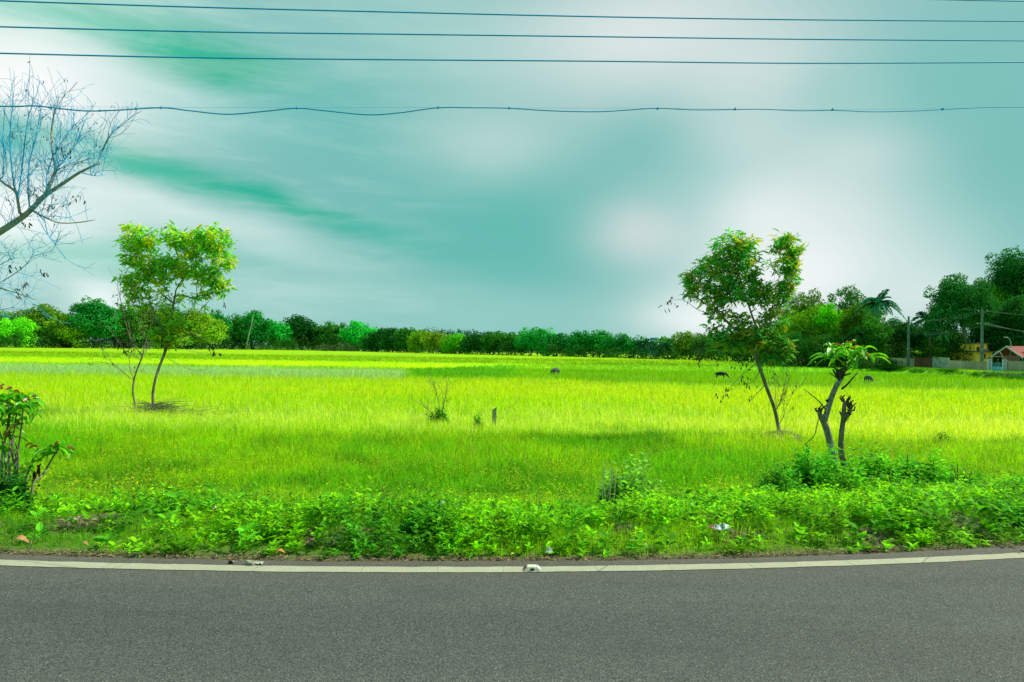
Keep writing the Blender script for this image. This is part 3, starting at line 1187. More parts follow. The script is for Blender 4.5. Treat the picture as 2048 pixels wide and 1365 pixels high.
OLIVE = np.array([.085, .17, .012])
DARKG = np.array([.012, .085, .016])
EMER = np.array([.014, .17, .030])
BEMER = np.array([.02, .34, .045])
YOL = np.array([.16, .26, .012])
LIMEG = np.array([.13, .46, .012])
MIDG = np.array([.035, .15, .016])
PALEG = np.array([.09, .20, .05])

TL = 'trees along the far side of the field'
treeline = [
    # px, top, width, depth, colour, trunks, crown base, label
    (-8, 622, 60, 285, PALEG, 2, .10, 'pale grey-green tree cut off by the left edge of the treeline'),
    (32, 634, 56, 270, LIMEG, 1, .08, 'bright lime tree glowing low at the left end of the treeline'),
    (84, 608, 88, 285, OLIVE, 1, .12, 'broad olive round-topped tree just right of the lime one at left'),
    (134, 628, 56, 278, YOL, 2, .12, 'lower yellowish tree between the broad olive and tall emerald ones'),
    (187, 597, 70, 282, EMER, 1, .16, 'tallest emerald tree left of the thin bare sapling'),
    (238, 610, 66, 290, MIDG, 2, .12, 'mid green tree behind the left side of the bare sapling'),
    (282, 606, 66, 295, OLIVE, 1, .1, 'olive tree directly behind the thin bare sapling trunk'),
    (332, 606, 76, 300, MIDG, 2, .12, 'dark bushy tree hidden behind the leafy sapling crown'),
    (392, 618, 74, 300, YOL, 1, .1, 'yellow-olive tree showing right of the leafy sapling trunk'),
    (433, 620, 44, 315, EMER, 1, .1, 'narrow emerald tree next right of the yellow-olive one'),
    (466, 632, 40, 320, MIDG, 1, .08, 'small tree in the dip before the pale leaning trunk'),
    (503, 620, 62, 322, EMER, 1, .12, 'tall twin-topped emerald tree behind a pale leaning trunk'),
    (553, 641, 46, 325, BEMER, 1, .1, 'bright green tree left of the dark round-crowned one'),
    (594, 628, 58, 330, DARKG, 2, .2, 'darkest round-crowned tree rising above its neighbours at left centre'),
    (635, 652, 40, 335, MIDG, 1, .1, 'short tree filling the gap right of the dark round crown'),
    (668, 642, 58, 330, MIDG, 1, .1, 'rough-topped mid green tree left of the bright emerald one'),
    (718, 642, 52, 320, BEMER, 1, .08, 'bright emerald tree with forked top above a grey thicket'),
    (757, 657, 46, 300, DARKG, 1, .06, 'dark low tree next to the bright forked emerald one'),
    (790, 656, 44, 290, DARKG, 2, .1, 'dark tree in the darker stretch at left of centre'),
    (817, 655, 40, 280, MIDG, 2, .12, 'slightly pointed dark tree before the olive pair'),
    (846, 661, 42, 268, YOL, 1, .22, 'olive tree with pale trunk, left one of the olive pair'),
    (878, 664, 40, 262, YOL * np.array([1, .8, 1]), 1, .24, 'browner olive tree, right one of the olive pair'),
    (918, 667, 48, 256, LIMEG * .7, 1, .22, 'bright yellow-green tree just left of the photo centre'),
    (957, 667, 48, 250, DARKG, 2, .2, 'dark wide tree right of the bright yellow-green one'),
    (993, 662, 42, 245, MIDG, 2, .18, 'mid green tree over low trunks left of centre emerald'),
    (1027, 664, 40, 240, MIDG, 2, .18, 'rounded tree touching the bright emerald one at centre'),
    (1069, 654, 54, 235, BEMER * np.array([1, .8, 1]), 2, .2, 'bright emerald tree with high crown near the photo centre'),
    (1119, 666, 54, 228, EMER, 2, .2, 'even domed emerald tree behind the middle buffalo'),
    (1162, 661, 40, 222, EMER, 2, .16, 'left half of the big twin-domed clump at right of centre'),
    (1194, 660, 52, 222, EMER * np.array([1, 1.2, .8]), 2, .16, 'right half of the big twin-domed clump at right of centre'),
    (1251, 667, 62, 214, EMER, 2, .14, 'emerald domed tree left of the short dark palms'),
    (1336, 673, 42, 205, MIDG * 1.3, 1, .12, 'mid green tree right of the teal tower block'),
    (1375, 662, 46, 198, YOL * .8, 2, .1, 'tall yellowish tree left of the brown-tinged one'),
    (1418, 666, 52, 190, PALEG * .8, 2, .08, 'grey-brown thin tree behind the hanging dead leaves'),
    (1462, 664, 56, 178, OLIVE, 2, .08, 'olive tree behind the lower left of the right sapling'),
    (1512, 655, 62, 165, MIDG, 2, .08, 'dark tree filling in behind the right sapling trunk'),
]
for (px, top, wpx, dep, c, nt, cb, lb) in treeline:
    tree_far(px, top, wpx * 1.42, dep, c * np.array([1.5, 1.85, 1.6]), lb, TL, cb=cb * .5, trunks=nt, bark='palebark' if nt == 1 else 'darkbark')


# pale leaning bare trunk at the treeline
def leaning_trunk():
    d = 300
    p0 = P(492, 698, d)
    o = empty('leaning_tree', (p0[0], d, gz(p0[0], d)), 'pale thin trunk leaning right in front of the emerald treeline', 'tree', TL)
    a = Acc()
    tube(a, [[p0[0], d, gz(p0[0], d) - .3], P(497, 672, d), P(503, 650, d), P(506, 632, d)], [.28, .24, .16, .08], 6)
    tube(a, [P(500, 660, d), P(510, 645, d)], [.14, .05], 5)
    a.build('trunk', M['palebark'], o, smooth=True)


leaning_trunk()


def thicket(name, specs, label, size, col, mat='farleaf', dens=None):
    """a mass of undergrowth nobody could count"""
    a = Acc()
    for (px, dep, top, hw) in specs:
        x = PX(px, dep)
        z0 = gz(x, dep)
        h = max(.5, P(px, top, dep)[2] - z0)
        r_ = hw / F * dep
        foliage(a, [((x, dep, z0 + h * .42), (r_, r_ * .7, h * .58))], (dens or 1.1) / (size * size), size, np.asarray(col) * rng.uniform(.6, 1.4))
    o = a.build(name, M[mat])
    tag(o, label, 'undergrowth', None, 'stuff')
    return o


sp = []
for px in range(-30, 1560, 14):
    dep = np.interp(px, [0, 500, 700, 1000, 1200, 1400, 1560], [262, 318, 318, 240, 208, 180, 150]) + rng.uniform(-4, 6)
    hgt = rng.uniform(12, 40) * (1.0 if (px < 780) else .6)
    if px > 1250:
        hgt = rng.uniform(8, 22)
    if px > 780 and px < 1250 and rng.uniform() < .15:
        continue
    sp.append((px + rng.uniform(-5, 5), dep, np.interp(px, [0, 1024, 2048], [690, 707, 735]) - hgt, rng.uniform(9, 20)))
thicket('treeline_undergrowth', sp, 'dark scrub filling in at the foot of the far treeline', .55, MIDG * .8)
sp = [(640 + i * 8, 300 + rng.uniform(-4, 4), 682 + rng.uniform(0, 10), 9) for i in range(9)]
thicket('grey_thicket', sp, 'greyish brushwood at the foot of the bright forked tree', .5, (.09, .15, .07))


def distant_wood():
    a = Acc()
    for px in np.arange(560, 1240, 7.0):
        d = 520 + rng.uniform(-20, 20)
        top = np.interp(px, [560, 620, 700, 800, 950, 1020, 1240], [668, 655, 656, 658, 662, 667, 684]) + rng.uniform(-1.5, 1.5)
        x = PX(px, d)
        zt = P(px, top, d)[2]
        zb = gz(x, d)
        foliage(a, [((x, d, (zt + zb) / 2), (4.5, 4.5, (zt - zb) / 2))], .9, 1.4, np.array([.03, .16, .05]) * rng.uniform(.7, 1.3))
    o = a.build('distant_wood', M['farleaf'])
    tag(o, 'low wooded rise showing just above the treeline at centre', 'woodland', None, 'stuff')


distant_wood()


# ------------------------------------------------------------------ the grove on the right
GR = 'tall trees of the grove behind the wall'
grove = [
    (1560, 640, 70, 150, MIDG * .9, 2, .06, .42, 'dark tree behind the right sapling, at the grove\'s left end'),
    (1614, 577, 84, 148, OLIVE * 1.1, 1, .2, .35, 'tall airy olive tree behind the bright-lit mound of leaves'),
    (1628, 612, 120, 132, YOL * np.array([.8, 1.05, 1]), 2, .05, .3, 'broad yellow-green tree with sunlit patch behind the pruned tree'),
    (1655, 606, 46, 128, LIMEG, 1, .45, .3, 'small lime crown coloured as the sunlit patch of the broad yellow-green tree'),  # sunlit spot of the broad crown, put into this crown's lime colour
    (1700, 570, 92, 140, MIDG * 1.1, 2, .15, .35, 'tall dark tree left of the coconut palm'),
    (1724, 604, 80, 128, OLIVE, 2, .05, .3, 'olive leafy tree below the tall dark one beside the palm'),
    (1590, 668, 90, 126, DARKG * 1.3, 2, .03, .3, 'low dark tree at the field edge under the yellow-green one'),
    (1660, 668, 90, 122, MIDG, 2, .03, .3, 'low leafy tree at the field edge behind the pruned crown'),
    (1742, 628, 62, 118, MIDG * 1.1, 2, .03, .3, 'leafy tree in front of the coconut palm trunk'),
    (1786, 636, 70, 126, EMER * .8, 1, .1, .3, 'small dark tree under the coconut palm\'s right fronds'),
    (1812, 644, 76, 122, DARKG, 2, .1, .3, 'dark tree directly behind the left utility pole'),
    (1842, 648, 74, 122, EMER * .7, 1, .1, .3, 'dark low tree just right of the left utility pole'),
    (1918, 548, 116, 107, DARKG * 1.5, 0, .34, .28, 'wide near-black crown over the pale forked trunk'),
    (1972, 556, 76, 118, LIMEG * .45, 1, .25, .28, 'tree with sunlit emerald patch right of the near-black crown'),
    (2035, 494, 126, 120, EMER * .75, 1, .35, .3, 'highest tree of all, rising at the right edge'),
    (2045, 590, 110, 108, DARKG * 1.4, 2, .12, .28, 'dark tree behind the red-roofed shed at the right edge'),
    (1995, 620, 90, 112, DARKG * 1.1, 2, .05, .28, 'dark tree behind the right utility pole and street lamp'),
    (1900, 650, 80, 116, MIDG, 1, .05, .28, 'understorey tree left of the pale forked trunk'),
    (2110, 520, 120, 115, MIDG, 1, .2, .3, 'tree mostly outside the right edge beside the highest one'),
]
for (px, top, wpx, dep, c, nt, cb, sz, lb) in grove:
    tree_far(px, top, wpx * 1.22, dep, c * np.array([1.4, 1.7, 1.45]), lb, GR, cb=cb, trunks=nt, size=sz, dens=1.0 / (sz * sz), tint=c * np.array([1.7, 1.5, 1.2]) if nt != 0 else None)

# undergrowth behind the wall
sp = []
for px in np.arange(1565, 2110, 13.0):
    dep = float(wall_depth((px - 1024) / F)) + rng.uniform(4, 11) + (13 if 1935 < px < 2070 else 0) if px > 1760 else rng.uniform(118, 128)
    sp.append((px, dep, rng.uniform(662, 700), rng.uniform(14, 22)))
thicket('grove_undergrowth', sp, 'deep green shrubs massed behind the compound wall and under the grove', .3, MIDG * .9)


def forked_trunk():
    d = 106
    x = PX(1934, d)
    o = empty('forked_tree', (x, d, gz(x, d)), 'pale forked trunk standing behind the beige wall left of the pole', 'tree', GR)
    a = Acc()
    tube(a, smooth_pts([[x + .2, d, gz(x, d)], P(1934, 712, d), P(1931, 685, d), P(1927, 660, d), P(1928, 655, d)], 3), np.linspace(.30, .17, 13), 8)
    tube(a, smooth_pts([P(1929, 668, d), P(1921, 645, d), P(1915, 635, d), P(1908, 620, d)], 3), np.linspace(.14, .06, 10), 6)
    tube(a, smooth_pts([P(1929, 668, d), P(1930, 640, d), P(1932, 632, d), P(1934, 620, d)], 3), np.linspace(.15, .07, 10), 6)
    tube(a, smooth_pts([P(1931, 645, d), P(1938, 634, d), P(1946, 622, d), P(1956, 612, d)], 3), np.linspace(.11, .06, 10), 6)
    a.build('trunk', M['greybark'], o, smooth=True)


forked_trunk()


def palm(px, py, depth, fr, col, label, n=20, droop=1.0, base_px=None, group=None):
    """crown centre at (px,py); fr = frond length in metres"""
    c = P(px, py, depth)
    bx = PX(base_px or px, depth)
    zb = gz(bx, depth)
    o = empty('coconut_palm', (bx, depth, zb), label, 'palm', group)
    a = Acc()
    tube(a, smooth_pts([[bx, depth, zb - .2], [bx * .7 + c[0] * .3, depth, zb * .55 + c[2] * .45], c], 5), np.linspace(.2, .12, 11), 8)
    a.build('trunk', M['palebark'], o, smooth=True)
    f = Acc()
    for i in range(n):
        az = i * 2.4 + rng.uniform(-.2, .2)
        e = rng.uniform(-.1, 1.25)
        L = fr * rng.uniform(.8, 1.1)
        t = np.linspace(0, 1, 12)
        dr = (.25 + .55 * math.cos(e)) * droop
        hx = np.cos(e) * t * L
        hz = np.sin(e) * t * L - dr * L * t ** 2.2
        pts = c + np.stack([np.cos(az) * hx, np.sin(az) * hx, hz], 1)
        tube(f, pts, np.linspace(.045, .012, 12), 4, C=np.asarray(col) * 1.2)
        tt = np.linspace(.12, .99, 34)
        q = np.stack([np.interp(tt, t, pts[:, k]) for k in range(3)], 1)
        tg = norm(np.gradient(q, axis=0))
        side = norm(np.cross(tg, [0, 0, 1.0]))
        for sg in (-1, 1):
            D = tg * .55 + side * sg * .9 + np.array([0, 0, -.35]) + rng.normal(0, .08, (34, 3))
            N = np.cross(D, tg)
            Ll = L * .2 * np.sin(np.clip(tt * 1.05, 0, 1) * math.pi) ** .5 + .1
            leaves(f, q, D, N + 1e-3, Ll, .17 * np.ones(34), np.asarray(col) * rng.uniform(.75, 1.25, (34, 1)), simple=True)
    f.build('fronds', M['farleaf'], o)
    return o


palm(1757, 606, 122, 4.6, np.array([.015, .26, .11]), 'tall coconut palm spreading its fronds against the white sky', 22, 1.0, 1752)
palm(1856, 642, 110, 3.8, np.array([.015, .20, .09]), 'shorter coconut palm half hidden under the near-black crown', 18, 1.1, 1862)
palm(1712, 672, 118, 2.6, np.array([.04, .16, .03]), 'small palm buried in the grove right of the pruned tree', 12, 1.0)
for (px, py, d, lb) in ((1276, 694, 200, 'short dark palm at the gap left of the tower block'), (1292, 690, 198, 'short dark palm just under the tower block'),
                        (1330, 692, 196, 'short palm right of the tower block, arching fronds'), (1303, 700, 194, 'lowest short palm between the two taller ones by the tower')):
    palm(px, py, d, 4.2, np.array([.02, .14, .05]), lb, 14, 1.15, group='short palms under the treeline')


def banana(px, depth, top, label):
    x = PX(px, depth)
    zb = gz(x, depth)
    zt = P(px, top, depth)[2]
    o = empty('banana_plant', (x, depth, zb), label, 'banana plant', 'banana plants behind the wall')
    a = Acc()
    H = zt - zb
    tube(a, [[x, depth, zb], [x, depth, zb + H * .6]], [.14, .09], 7, C=(.2, .34, .08))
    a.build('stem', M['farleaf'], o)
    f = Acc()
    for i in range(9):
        az = i * 2.4
        L = H * rng.uniform(.45, .6)
        t = np.linspace(0, 1, 8)
        e = rng.uniform(.7, 1.3)
        hx = np.cos(e) * L * t
        hz = np.sin(e) * L * t - .4 * L * t ** 2.5
        c = np.array([x, depth, zb + H * .55])
        pts = c + np.stack([np.cos(az) * hx, np.sin(az) * hx, hz], 1)
        side = np.array([-math.sin(az), math.cos(az), 0])
        wv = .3 * np.sin(np.clip(t * .9 + .08, 0, 1) * math.pi)
        V = np.concatenate([pts - side * wv[:, None] + [0, 0, .06], pts, pts + side * wv[:, None] + [0, 0, .06]])
        F4 = []
        for k in range(7):
            F4 += [[k, k + 1, 8 + k + 1, 8 + k], [8 + k, 8 + k + 1, 16 + k + 1, 16 + k]]
        f.add(V, F4, np.array([.16, .42, .03]) * rng.uniform(.7, 1.3))
    f.build('leaves', M['farleaf'], o)


for (px, d, top, lb) in ((1852, 110, 688, 'yellow-green banana plant behind the red brick wall'), (1872, 108, 684, 'banana plant with raised leaves behind the whitewashed wall'),
                         (1884, 106, 690, 'banana plant nearest the pale forked trunk'), (1838, 113, 695, 'banana plant beside the left utility pole')):
    banana(px, d, top, lb)


def bush(px, base_py, wpx, hpx, depth, col, label, leafL=.09, cat='bush', name='bush', n_l=7, dens=None, mat='leaf', asp=.42, simple=False, group=None, stems=7, deepr=None, z0=None):
    x = PX(px, depth)
    z0 = gz(x, depth) if z0 is None else z0
    R = wpx / 2 / F * depth
    H = hpx / F * depth
    o = empty(name, (x, depth, z0), label, cat, group)
    lobes = []
    for i in range(n_l):
        a_ = rng.uniform(0, 2 * math.pi)
        r_ = rng.uniform(0, .62) * R
        hh = H * rng.uniform(.5, 1.0) * (1 - .35 * (r_ / R) ** 2)
        rl = R * rng.uniform(.3, .45)
        lobes.append(((x + math.cos(a_) * r_, depth + math.sin(a_) * r_ * (deepr or .7), z0 + hh * .6), (rl, rl, hh * .44)))
    a = Acc()
    foliage(a, lobes, dens or .55 / (leafL * leafL), leafL, col, var=.35, shell=.55, simple=simple, asp=asp)
    a.build('leaves', M[mat], o)
    t = Acc()
    for (c, r_) in lobes[:stems]:
        b0 = np.array([x + rng.normal(0, .06) * R, depth + rng.normal(0, .05) * R, z0 - .03])
        c = np.asarray(c)
        tube(t, smooth_pts([b0, (b0 + c) / 2 + [0, 0, .1 * H], c + [0, 0, r_[2] * .7]], 3), np.linspace(.012, .004, 7) * (1 + R * .8), 5)
    t.build('stem', M['darkbark'], o, smooth=True)
    return o


bush(1775, 745, 82, 34, 104, np.array([.06, .20, .02]), 'round olive-green bush at the field edge left of the left pole', .22, n_l=12, simple=True, asp=.6, mat='farleaf', dens=20)
bush(1720, 745, 60, 22, 110, np.array([.04, .16, .02]), 'low dark bush at the field edge under the grove', .22, n_l=9, simple=True, asp=.6, mat='farleaf', dens=20)
for (px, w_, h_, d, c, lb) in ((1835, 50, 12, 97, (.06, .26, .02), 'low shrub on the bank right of the left pole'),
                               (1905, 60, 9, 90, (.08, .30, .02), 'flat shrub on the bank below the beige wall'),
                               (1955, 44, 16, 84, (.12, .42, .02), 'bright shrub on the bank below the yellow house'),
                               (1985, 50, 14, 81, (.05, .22, .02), 'dark shrub on the bank below the gate'),
                               (2035, 60, 12, 77, (.06, .26, .02), 'dark shrub on the bank at the right edge')):
    bush(px, 0, w_, h_, d, np.array(c), lb, .16, n_l=9, simple=True, asp=.6, mat='farleaf', dens=36, group='shrubs along the far bank')


# ------------------------------------------------------------------ path, wall, house, gate, shed
def wall_xy(t_px, off=0.0):
    t = (t_px - 1024) / F
    d = float(wall_depth(t)) + off
    return np.array([t * d, d])


def build_path():
    a = Acc()
    pxs = np.linspace(1800, 2280, 40)
    L = []
    R_ = []
    for q in pxs:
        p = wall_xy(q, -5.2)
        r_ = wall_xy(q, -2.4)
        L.append([p[0], p[1], ROADZ + .02])
        R_.append([r_[0], r_[1], ROADZ + .02])
    n = len(L)
    j = np.arange(n - 1)
    a.add(np.array(L + R_), np.stack([j, j + 1, n + j + 1, n + j], -1))
    tag(a.build('path', noisemat('dusty_path', (.2, .24, .18), (.3, .34, .26), 1.2, .95, .05, .1)), 'narrow dusty lane in front of the compound wall', None, None, 'structure')


build_path()


def wall_run(px0, px1, h, mat, label, name='compound_wall', cap=True):
    p0 = wall_xy(px0)
    p1 = wall_xy(px1)
    L = np.linalg.norm(p1 - p0)
    ang = math.atan2(p1[1] - p0[1], p1[0] - p0[0])
    fr = frame((p0[0], p0[1], ROADZ - .15), ang)
    o = empty(name, (p0[0], p0[1], ROADZ - .15), label, 'wall', 'sections of the compound wall')
    a = Acc()
    box(a, 0, L, 0, .2, 0, h, M=fr)
    a.build('masonry', mat, o)
    if cap:
        a = Acc()
        box(a, 0, L, -.04, .24, h, h + .07, M=fr)
        a.build('coping', mat, o)
    return o


M['beigewall'] = noisemat('stained_plaster', (.36, .33, .20), (.56, .52, .33), 1.1, .9, .1, .1, stretch=(1, 1, .3), c3=(.22, .2, .12))
M['whitewash'] = noisemat('peeling_whitewash', (.16, .22, .16), (.5, .56, .44), 1.6, .9, .1, .1)
M['redbrick'] = noisemat('old_laterite', (.10, .06, .035), (.22, .11, .06), 1.6, .9, .1, .2)
M['yellow'] = noisemat('yellow_plaster', (.80, .56, .06), (.88, .64, .09), 1.0, .85, .2, .05)
M['slabbrown'] = noisemat('dark_slab', (.13, .08, .05), (.2, .12, .08), 3, .9, .1, .1)
M['black'] = noisemat('dark_interior', (.008, .01, .008), (.016, .02, .015), 3, .9, .05, 0)
M['white'] = noisemat('white_plaster', (.55, .58, .6), (.75, .78, .8), 4, .8, .2, .05)
M['blue'] = noisemat('blue_painted_steel', (.10, .48, .62), (.14, .56, .72), 3, .5, .4, .02)
M['redroof'] = noisemat('red_roof_sheet', (.30, .045, .035), (.40, .07, .05), 1.2, .7, .2, .1, c3=(.26, .07, .06))
M['steelpaint'] = noisemat('pale_green_steel', (.30, .45, .38), (.42, .56, .48), 3, .6, .3, .02)
M['greensteel'] = noisemat('green_lamp_post', (.05, .25, .18), (.08, .32, .24), 3, .6, .3, .02)
M['stone'] = noisemat('grey_stone', (.16, .17, .12), (.42, .42, .3), 18, .9, .1, .5)
M['rubble'] = noisemat('rubble', (.07, .07, .05), (.28, .27, .2), 6, .9, .1, .6)

wall_run(1740, 1829, 1.5, M['beigewall'], 'low beige wall showing behind the round bush, leftmost section')
wall_run(1829, 1865, 1.65, M['redbrick'], 'reddish laterite wall section right of the left utility pole')
wall_run(1865, 1897, 1.75, M['whitewash'], 'section of wall with peeling whitewash')
wall_run(1897, 1976.5, 1.35, M['beigewall'], 'long beige stained wall section left of the gate')
wall_run(2013, 2180, 1.5, M['beigewall'], 'tall beige wall section in front of the red-roofed shed')


def gate():
    names = (('1979', 'white square gate pillar with black lettering, left of the blue gate'), ('2009', 'white square gate pillar with black lettering, right of the blue gate'))
    for i, (px, lb) in enumerate(names):
        p = wall_xy(float(px), -.25)
        w_ = .42
        o = empty('gate_pillar', (p[0], p[1], ROADZ), lb, 'pillar', 'pillars of the compound gate')
        ang = math.radians(-25)
        fr = frame((p[0], p[1], ROADZ), ang)
        a = Acc()
        box(a, -w_ / 2, w_ / 2, -w_ / 2, w_ / 2, -.05, 1.62, M=fr)
        a.build('shaft', M['white'], o)
        a = Acc()
        V = np.array([[-.27, -.27, 1.62], [.27, -.27, 1.62], [.27, .27, 1.62], [-.27, .27, 1.62], [0, 0, 1.98]]) @ fr[0].T + fr[1]
        a.addmix(V, [[0, 1, 4], [1, 2, 4], [2, 3, 4], [3, 0, 4]], [[3, 2, 1, 0]])
        a.build('cap', M['slabbrown'], o)
        # lettering running down the front: rows of short strokes
        a = Acc()
        for k in range(7):
            z = 1.45 - k * .19
            for (x0, x1, z0, z1) in ((-.1, .1, .10, .13), (-.1, -.06, 0, .13), (.05, .1, .02, .10), (-.1, .06, 0, .03)):
                if rng.uniform() < .85:
                    box(a, x0, x1, -w_ / 2 - .006, -w_ / 2 - .003, z + z0 - .08, z + z1 - .08, M=fr)
        a.build('lettering', M['black'], o)
    p0 = wall_xy(1983.5, -.2)
    p1 = wall_xy(2005, -.2)
    L = np.linalg.norm(p1 - p0)
    ang = math.atan2(p1[1] - p0[1], p1[0] - p0[0])
    fr = frame((p0[0], p0[1], ROADZ), ang)
    o = empty('gate', (p0[0], p0[1], ROADZ), 'light blue double gate of sheet metal between two white pillars', 'gate')
    for k in range(2):
        a = Acc()
        x0, x1 = (0.02, L / 2 - .02) if k == 0 else (L / 2 + .02, L - .02)
        box(a, x0, x1, 0, .04, .08, .62, M=fr)
        for xx in np.linspace(x0 + .03, x1 - .03, 5):
            box(a, xx - .012, xx + .012, .01, .03, .62, 1.1, M=fr)
        box(a, x0, x1, .005, .035, 1.08, 1.12, M=fr)
        a.build('leaf', M['blue'], o)
    # curved arch over the gate
    o = empty('gate_arch', (p0[0], p0[1], ROADZ), 'thin pale steel arch curving over the blue gate', 'arch')
    a = Acc()
    tt = np.linspace(0, 1, 14)
    pts = np.stack([tt * L, np.full(14, .1), 1.7 + .95 * np.sin(tt * math.pi) ** .7], 1) @ fr[0].T + fr[1]
    tube(a, pts, .03, 6)
    a.build('bow', M['steelpaint'], o, smooth=True)
    # dark porch panel and two pale statues behind it
    o = empty('porch_screen', (p0[0], p0[1] + 2, ROADZ), 'dark brown screen wall standing behind the blue gate', 'screen')
    a = Acc()
    box(a, -.3, L + .3, 2.0, 2.1, 0, 2.1, M=fr)
    a.build('panel', M['slabbrown'], o)
    for k, (u, hh) in enumerate(((L * .36, 1.45), (L * .68, 1.3))):
        c = np.array([u, 1.6, 0]) @ fr[0].T + fr[1]
        lb = ('taller white statue in long robe behind the gate, left of two', 'shorter white statue behind the gate, right of two')[k]
        s_ = empty('statue', c, lb, 'statue', 'pale statues behind the gate')
        a = Acc()
        prof = [(.24, .3), (.26, .5), (.2, .8), (.17, 1.0), (.2, 1.16), (.07, 1.22), (.10, 1.28), (.105, 1.36), (.06, 1.44)]
        tube(a, [c + [0, 0, z * hh / 1.45] for (_, z) in prof], [r_ for (r_, _) in prof], 10)
        tube(a, [c + [-.2, -.05, 1.1 * hh / 1.45], c + [-.1, -.28, .95 * hh / 1.45], c + [.02, -.3, 1.05 * hh / 1.45]], [.06, .05, .04], 6)
        a.build('figure', M['white'], s_, smooth=True)
        a = Acc()
        box(a, c[0] - .3, c[0] + .3, c[1] - .3, c[1] + .3, ROADZ, ROADZ + .32)
        a.build('plinth', M['slabbrown'], s_)


gate()


def yellow_house():
    d = 101.0
    z0 = ROADZ
    x0, x1 = PX(1951.5, d), PX(1985, d)
    o = empty('yellow_house', (x0, d, z0), 'small yellow flat-roofed building with stair tower behind the pole', 'building')
    zt = P(1968, 705, d)[2]
    zu = P(1965, 688, d)[2]
    a = Acc()
    box(a, x0, x1, d, d + 6, z0, zt)
    a.build('wall', M['yellow'], o)
    a = Acc()
    box(a, x0 - .15, x1 + 1.0, d - .55, d + 6.3, zt, zt + .16)
    a.build('slab', M['slabbrown'], o)
    u0, u1 = PX(1952.5, d), PX(1977, d)
    a = Acc()
    zm = zt + .16
    # tower with a real opening
    wx0, wx1, wz0, wz1 = PX(1956, d), PX(1965.5, d), zm + .05, zm + (zu - zm) * .55
    box(a, u0, wx0, d + .3, d + 3.5, zm, zu)
    box(a, wx1, u1, d + .3, d + 3.5, zm, zu)
    box(a, wx0, wx1, d + .3, d + .5, wz1, zu)
    box(a, wx0, wx1, d + 3.3, d + 3.5, zm, wz1)
    a.build('stair_tower', M['yellow'], o)
    a = Acc()
    box(a, u0 - .25, u1 + .25, d + .05, d + 3.8, zu, zu + .12)
    a.build('roof', M['slabbrown'], o)
    a = Acc()
    box(a, PX(1968.5, d), PX(1971.5, d), d - .03, d + .1, z0 + 1.6, z0 + 2.25)
    wn = a.build('window', M['black'], o)
    a = Acc()
    box(a, PX(1960.5, d), PX(1973, d), d - .5, d - .42, zt + .16, zt + .5)
    a.build('parapet', M['concrete'], o)


yellow_house()


def shed():
    x0 = 68.0
    x1 = 84.0
    ya, yb = 90.9, 96.8
    ym = (ya + yb) / 2
    ze, za = 1.22, 2.72
    o = empty('shed', (x0, ya, ROADZ), 'open-sided shed with red sheet roof behind the right wall', 'shed')
    a = Acc()
    th = .08
    for (y0, y1) in ((ya, ym), (yb, ym)):
        V = [[x0, y0, ze], [x1, y0, ze], [x1, y1, za], [x0, y1, za]]
        V2 = [[v[0], v[1], v[2] + th] for v in V]
        a.add(V + V2, [[0, 1, 2, 3], [7, 6, 5, 4], [0, 4, 5, 1], [1, 5, 6, 2], [3, 7, 4, 0], [2, 6, 7, 3]])
        n = 26
        for i in range(n):
            xx = x0 + .3 + i * (x1 - x0 - .4) / n
            tube(a, [[xx, y0, ze + th], [xx, y1, za + th]], .02, 5)
    a.build('roof', M['redroof'], o)
    a = Acc()
    # barge boards on the gable and a tie beam
    for (y0, y1) in ((ya - .1, ym), (yb + .1, ym)):
        V = [[x0 - .06, y0, ze - .12], [x0 - .06, y1, za - .10], [x0 - .06, y1, za + .12], [x0 - .06, y0, ze + .1]]
        V2 = [[v[0] + .05, v[1], v[2]] for v in V]
        a.add(V + V2, [[0, 1, 2, 3], [7, 6, 5, 4], [0, 4, 5, 1], [1, 5, 6, 2], [3, 7, 4, 0], [2, 6, 7, 3]])
    a.build('barge_board', M['steelpaint'], o)
    a = Acc()
    tube(a, [[x0 + .02, ya, ze + .1], [x0 + .02, yb, ze + .1]], .04, 6)
    a.build('tie_beam', M['steelpaint'], o)
    for (xx, yy) in ((x0 + .1, ya + .1), (x0 + .1, yb - .1), (x0 + 7, ya + .1), (x0 + 7, yb - .1)):
        a = Acc()
        tube(a, [[xx, yy, ROADZ], [xx, yy, ze]], .06, 7)
        a.build('post', M['greensteel'], o)
    a = Acc()
    box(a, x0 + 4, x0 + 4.1, ya + .2, yb - .2, ROADZ, 1.2)
    box(a, x0 + 4.1, x1, yb - .3, yb - .2, ROADZ, 1.2)
    a.build('inner_wall', M['black'], o)


shed()


def brick_house():
    d = 125
    o = empty('brick_hut', (PX(1785, d), d, ROADZ), 'low hut with a dark sloping roof half hidden right of the round bush', 'hut')
    x0, x1 = PX(1772, d), PX(1800, d)
    a = Acc()
    box(a, x0, x1, d, d + 4, -1, 1.6)
    a.build('wall', M['redbrick'], o)
    a = Acc()
    V = [[x0 - .4, d - .5, 1.4], [x1 + .4, d - .5, 1.4], [x1 + .2, d + 2, 2.7], [x0 - .2, d + 2, 2.7], [x0 - .4, d + 4.5, 1.4], [x1 + .4, d + 4.5, 1.4]]
    a.addmix(V, [[0, 3, 4], [1, 5, 2]], [[0, 1, 2, 3], [3, 2, 5, 4], [0, 4, 5, 1]])
    a.build('roof', M['slabbrown'], o)


brick_house()


